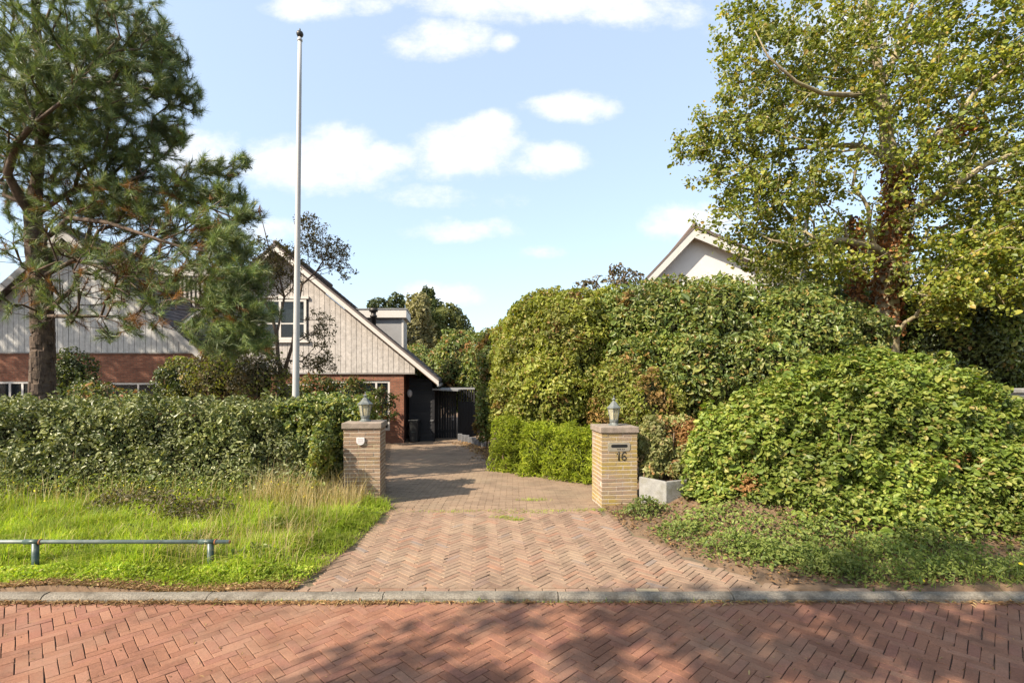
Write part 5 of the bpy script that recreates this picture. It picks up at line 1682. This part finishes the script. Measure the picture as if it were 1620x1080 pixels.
# ------------------------------------------------------------------ the street tree behind the viewer whose shade falls on the road
r = np.random.default_rng(51)
st = thing('street_tree', 'street tree behind the viewer that shades the road', 'tree', (-4.6, -4.2, -.1))
tr = [np.array((-4.6, -4.2, -.15)), np.array((-4.6, -4.1, 1.5)), np.array((-4.5, -4.0, 3.0)), np.array((-4.2, -3.6, 4.4)), np.array((-3.9, -3.3, 5.6)), np.array((-3.6, -3.0, 6.8))]
par = list(range(-1, 5)); fixed = [.2, .18, .16, .13, .1, .05]
tg = ell_targets([((-5.80, -1.32, 6.4), (1.7, 1.3, 1.2), 80), ((-4.20, -0.92, 6.5), (1.8, 1.3, 1.2), 90), ((-2.60, -0.57, 6.4), (1.8, 1.3, 1.2), 90), ((-0.90, -0.22, 6.3), (1.7, 1.2, 1.1), 70), ((0.90, -0.12, 6.2), (1.6, 1.1, 1.0), 50)], r, .45)
A, PA, ends = grow(tr, par, tg, .25, .3, .04, r)
rad = radii(A, PA, .007, 2.2, np.array(fixed))
V, F_ = branch_arrays(A, PA, rad)
link('branches', fast_mesh('branches', V, F_, True), M['bark'], st)
cc_ = A[r.choice(np.where(rad < .02)[0], 105)]
k = r.integers(0, len(cc_), 9500)
P = cc_[k] + r.normal(0, 1, (len(k), 3)) * r.uniform(.08, .26, len(cc_))[k][:, None]
leaves('crown', M['tree_leaf'], st, P, r.normal(size=P.shape) + np.array((0, 0, .8)), .12, .75, .2, .12, 'ovate', .2, r)

q = np.random.default_rng(55)
sg = thing('side_tree', 'tall garden tree left of the view that shades the house wing', 'tree', (-22.5, 12, -.3))
tr = [np.array((-22.5, 12, -.3 + 1.5 * k)) for k in range(7)]
P = ell_targets([((-23.5, 12, 9.5), (2.2, 1.8, 2.4), 1100), ((-21, 12, 10.5), (2.2, 1.6, 1.6), 800), ((-19.6, 12.2, 8.6), (1.6, 1.4, 1.4), 450), ((-24.6, 12, 12), (2, 1.6, 1.6), 500), ((-18.4, 12.3, 10.8), (1.4, 1.2, 1.0), 320)], q, .5)
A, PA, ends = grow(tr, list(range(-1, 6)), P[::60], .25, .5, .04, q)
V, F_ = branch_arrays(A, PA, radii(A, PA, .012, 2.2, np.linspace(.25, .12, 7)))
link('branches', fast_mesh('branches', V, F_, True), M['bark'], sg)
leaves('crown', M['tree_leaf'], sg, P, q.normal(size=P.shape), .24, .6, .2, .1, 'ovate', 0, q)

# ------------------------------------------------------------------ grass, weeds, litter
def blades(n, region, hfun, r, width=.007, lean=.35):
    """region(n)->x,y; bent two-piece blades"""
    x, y = region(n)
    z = gz(x, y)
    h = hfun(x, y) * np.exp(r.normal(0, .28, n))
    a = r.uniform(0, 2 * math.pi, n)
    d = np.stack((np.cos(a), np.sin(a), np.zeros(n)), 1)
    b = np.stack((-np.sin(a), np.cos(a), np.zeros(n)), 1)
    w = (width * np.exp(r.normal(0, .2, n)))[:, None] * .5
    base = np.stack((x, y, z - .01), 1)
    l = (np.abs(r.normal(0, lean, n)) * h)[:, None]
    mid = base + np.array((0, 0, 1)) * (h * .55)[:, None] + d * l * .35
    tip = base + np.array((0, 0, 1)) * (h * (1 - .25 * np.abs(l[:, 0]) / np.maximum(h, 1e-4)))[:, None] + d * l * 1.1
    V = np.stack((base - b * w, base + b * w, mid - b * w * .8, mid + b * w * .8, tip), 1).reshape(-1, 3)
    o = (np.arange(n) * 5)[:, None, None]
    T = np.array([(0, 1, 3), (0, 3, 2), (2, 3, 4)])
    return V, (T[None] + o).reshape(-1, 3)


r = np.random.default_rng(61)
gl = make_lumps(61, 1.1, 4)


def verge_left(n):
    out = []
    while sum(len(a) for a in out) < n:
        y = 4.36 + (r.random(n) ** 1.25) * 3.5
        x = -9.5 + r.random(n) * 8.2
        dl = xl(y) - x
        keep = (dl > -.08 + .10 * np.sin(y * 5)) & (np.abs(x) < y * 1.12 + .4)
        patch = gl(np.stack((x, y, np.zeros(n)), 1))
        edge = np.minimum((y - 4.36) / .35, dl / .35)
        keep &= r.random(n) < np.clip(.62 + .25 * patch, .12, 1) * np.clip(.25 + edge, .0, 1)
        out.append(np.stack((x[keep], y[keep]), 1))
    a = np.concatenate(out)[:n]
    return a[:, 0], a[:, 1]


def hleft(x, y):
    p = gl(np.stack((x, y, np.zeros(len(x))), 1))
    e = np.clip(np.minimum((y - 4.28) / .6, (xl(y) - x + .25) / .6), .25, 1)
    return (.12 + .055 * p + .03 * sstep(5, 7.4, y)) * e


V, F_ = blades(120000, verge_left, hleft, r, .0075, 1.0)
tag(link('grass', fast_mesh('grass', V, F_), M['grass']), 'long sunlit yellow-green grass on the left verge', 'grass', kind='stuff')


def dry_left(n):
    y = 6.6 + r.random(n) * 1.1
    x = np.where(r.random(n) < .7, -3.6 + r.random(n) * 1.5, -7.5 + r.random(n) * 5.2)
    y = np.where(r.random(n) < .45, 4.7 + r.random(n) * 2.6, y)
    return x, y


V, F_ = blades(4200, dry_left, lambda x, y: np.where(y > 6.5, .40, .27), r, .0048, .45)
tag(link('dry_grass', fast_mesh('dry_grass', V, F_), M['dry_grass']), 'dry straw-coloured grass stalks in front of the left hedge', 'grass', kind='stuff')

# leafy weeds in front of the hedge, with yellow flowers
def weed_patch(label, centres, n, size, hgt, mat, seed, name='weeds', aspect=.6, spread=1.0):
    q = np.random.default_rng(seed)
    c = np.array(centres)
    k = q.integers(0, len(c), n)
    d = q.normal(size=(n, 2)) * c[k, 2:4] * spread * .55
    x, y = c[k, 0] + d[:, 0], c[k, 1] + d[:, 1]
    y = np.maximum(y, 4.33 - .02 * q.random(n))
    fall = np.exp(-np.sum((d / np.maximum(c[k, 2:4], .01)) ** 2, 1))
    z = gz(x, y) + q.random(n) ** .7 * hgt * c[k, 4] * fall + .01
    P = np.stack((x, y, z), 1)
    V_, Fq = leaf_arrays(P, q.normal(size=P.shape) * .6 + np.array((-.1, -.2, .9)), size * np.exp(q.normal(0, .3, n)), aspect, .25, .15, 'ovate', 0, q)
    return tag(link(name, fast_mesh(name, V_, Fq), M[mat]), label, 'weeds', kind='stuff')


weed_patch('leafy weeds along the foot of the left hedge', [(x, 7.15 + .1 * math.sin(x * 3), .5, .28, 1) for x in np.arange(-8, -2.4, .4)], 9000, .035, .42, 'weed', 71)
weed_patch('dark bramble patch in the middle of the left verge', [(-4.3, 6.3, .55, .3, 1.1), (-3.8, 6.2, .45, .3, 1.0), (-4.9, 6.6, .4, .25, .9), (-5.4, 6.7, .4, .25, .8)], 3600, .034, .36, 'sparse_leaf', 72, 'bramble')
weed_patch('short clover and weeds along the kerb on the left verge', [(x, 4.62, .5, .16, 1) for x in np.arange(-5.2, -1.9, .5)], 5200, .024, .09, 'grass', 73, 'clover')
q = np.random.default_rng(74)
P = np.stack((q.uniform(-7.5, -2.6, 60), q.uniform(6.4, 7.3, 60), np.zeros(60)), 1)
P[:, 2] = gz(P[:, 0], P[:, 1]) + q.uniform(.2, .42, 60)
V, F_ = leaf_arrays(P, q.normal(size=P.shape) * .5 + np.array((0, -.6, .8)), .022, .95, .1, 0, 'ovate', 0, q)
tag(link('yellow_flowers', fast_mesh('yellow_flowers', V, F_), M['flower']), 'small yellow flowers among the weeds before the left hedge', 'flowers', kind='stuff')

cq = np.random.default_rng(75)
weed_patch('darker broad-leaved weeds scattered through the left verge grass', [(cq.uniform(-7, -2.1), cq.uniform(4.7, 6.9), cq.uniform(.12, .4), cq.uniform(.1, .25), cq.uniform(.5, 1)) for _ in range(26)], 5200, .032, .20, 'weed', 76, 'verge_weeds')
weed_patch('grey-green low shoots in front of the left hedge', [(x, 7.3 + .1 * math.sin(x * 4), .45, .2, 1) for x in np.arange(-8, -2.6, .35)], 6500, .042, .62, 'hedge', 77, 'hedge_shoots')

# right verge
weed_patch('low leafy ground cover on the right verge between drive and bush', [(1.75, 6.55, .3, .2, .8), (2.35, 6.0, .4, .35, .5), (2.7, 5.4, .45, .35, .9), (2.35, 5.2, .35, .25, .8), (3.2, 5.2, .4, .3, .9), (2.9, 4.85, .35, .2, .7), (3.2, 6.0, .5, .3, .8), (2.0, 5.75, .3, .3, .35), (3.6, 4.9, .4, .2, .8), (2.6, 5.0, .3, .2, .7), (4.2, 5.0, .5, .2, 1)], 7600, .034, .32, 'weed', 81, 'ground_cover')
weed_patch('dark weeds along the foot of the big bush', [(x, 5.35 + .1 * math.sin(4 * x), .35, .25, 1) for x in np.arange(3.4, 6.4, .35)], 4200, .045, .42, 'bush', 82)
weed_patch('fine weeds hanging over the kerb on the right', [(3.1, 4.62, .35, .15, .8), (3.7, 4.5, .4, .15, 1), (4.2, 4.5, .4, .16, 1.1), (4.8, 4.5, .4, .18, 1), (5.4, 4.6, .4, .2, 1)], 4600, .032, .30, 'weed', 83, aspect=.45)


def verge_right(n):
    c = np.array([(2.95, 4.9), (3.3, 4.75), (3.8, 4.55), (4.3, 4.5), (4.8, 4.6), (5.3, 4.7), (4.2, 4.85), (3.4, 5.1)])
    k = r.integers(0, len(c), n)
    return c[k, 0] + r.normal(0, .16, n), np.maximum(c[k, 1] + r.normal(0, .13, n), 4.3)


V, F_ = blades(500, verge_right, lambda x, y: np.full(len(x), .20), r, .007, 1.3)
tag(link('grass_tufts', fast_mesh('grass_tufts', V, F_), M['weed']), 'green grass tufts leaning over the kerb on the right verge', 'grass', kind='stuff')
q = np.random.default_rng(84)
P = np.stack((q.uniform(3.2, 5.2, 7), q.uniform(4.25, 4.6, 7), np.zeros(7)), 1); P[:, 2] = gz(P[:, 0], np.maximum(P[:, 1], 4.34)) + q.uniform(.03, .22, 7)
V, F_ = leaf_arrays(P, q.normal(size=P.shape) * .4 + np.array((0, -.6, .8)), .035, .95, .1, 0, 'ovate', 0, q)
tag(link('kerb_flowers', fast_mesh('kerb_flowers', V, F_), M['flower']), 'few yellow flowers in the weeds by the kerb on the right', 'flowers', kind='stuff')

# grass sprouting in the joints of the drive
def joints(n):
    c = [(-.10, 6.62, .10), (.05, 6.5, .06), (.15, 6.85, .25), (.7, 6.95, .3), (-1.0, 6.9, .3), (1.15, 7.0, .15), (-.3, 6.95, .4), (.0, 4.20, 1.2), (-1.6, 4.19, .6), (1.3, 4.19, .8), (.35, 7.6, .12)]
    k = r.integers(0, len(c), n); c = np.array(c)
    x = c[k, 0] + r.normal(0, 1, n) * c[k, 2]; y = c[k, 1] + r.normal(0, .03, n)
    return x, np.where(np.abs(c[k, 1] - 4.19) < .05, 4.195 + r.normal(0, .006, n), y)


x, y = joints(1500)
n = len(x)
def fixedxy(_): return x, y
gz_keep = gz
gz = lambda a, b: np.where(np.asarray(b) < 4.3, ROADZ, 0.0) + 0 * np.asarray(a)
V, F_ = blades(n, fixedxy, lambda a, b: np.full(len(a), .035), r, .005, .9)
gz = gz_keep
tag(link('joint_grass', fast_mesh('joint_grass', V, F_), M['grass']), 'short grass sprouting from the brick joints of the drive', 'grass', kind='stuff')

# dead leaves and straw: along the kerb, on the soil and at the drive's edges
q = np.random.default_rng(91)
def litter(label, pts, size, mat, aspect, name):
    V_, Fq = leaf_arrays(pts, q.normal(size=pts.shape) * .25 + np.array((0, 0, 1)), size * np.exp(q.normal(0, .35, len(pts))), aspect, .4, .1, 'ovate', 0, q)
    tag(link(name, fast_mesh(name, V_, Fq), M[mat]), label, 'leaves', kind='stuff')


n = 2600
x = q.uniform(-6, 6, n); x = np.where(q.random(n) < .5, q.uniform(-5.5, -1, n), x)
P = np.stack((x, 4.195 - np.abs(q.normal(0, .030, n)), np.full(n, ROADZ + .008) + q.random(n) * .012), 1)
x2 = q.uniform(-5.5, -1.9, 6000); y2 = 4.31 + np.abs(q.normal(0, .075, 6000))
P2 = np.stack((x2, y2, gz(x2, y2) + .012), 1)
litter('dry straw and leaf litter along the kerb', np.concatenate((P, P2)), .042, 'straw', .18, 'kerb_litter')
n = 9000
x = q.uniform(1.3, 6.5, n); y = q.uniform(4.4, 7.3, n)
ok = (x > xr(y) - .05 - .1 * q.random(n))
x, y = x[ok], y[ok]
P = np.stack((x, y, gz(x, y) + .012 + q.random(len(x)) * .015), 1)
litter('brown dead leaves scattered on the soil of the right verge', P, .028, 'litter_leaf', .6, 'leaf_litter')
n = 2600
y = q.uniform(9.2, 18.5, n); x = xr(y) + q.normal(.1, .22, n)
P = np.stack((x, y, np.maximum(gz(x, y), zd(y)) + .02), 1)
litter('dead leaves along the far right edge of the drive', P, .05, 'straw', .6, 'drive_litter')
n = 260
P = np.stack((q.uniform(-4, 4.2, n), q.uniform(2.8, 4.15, n), np.zeros(n)), 1)
P[:, 2] = rz(P[:, 1]) + .005
litter('stray straw bits lying on the brick street', P, .022, 'straw', .25, 'street_litter')
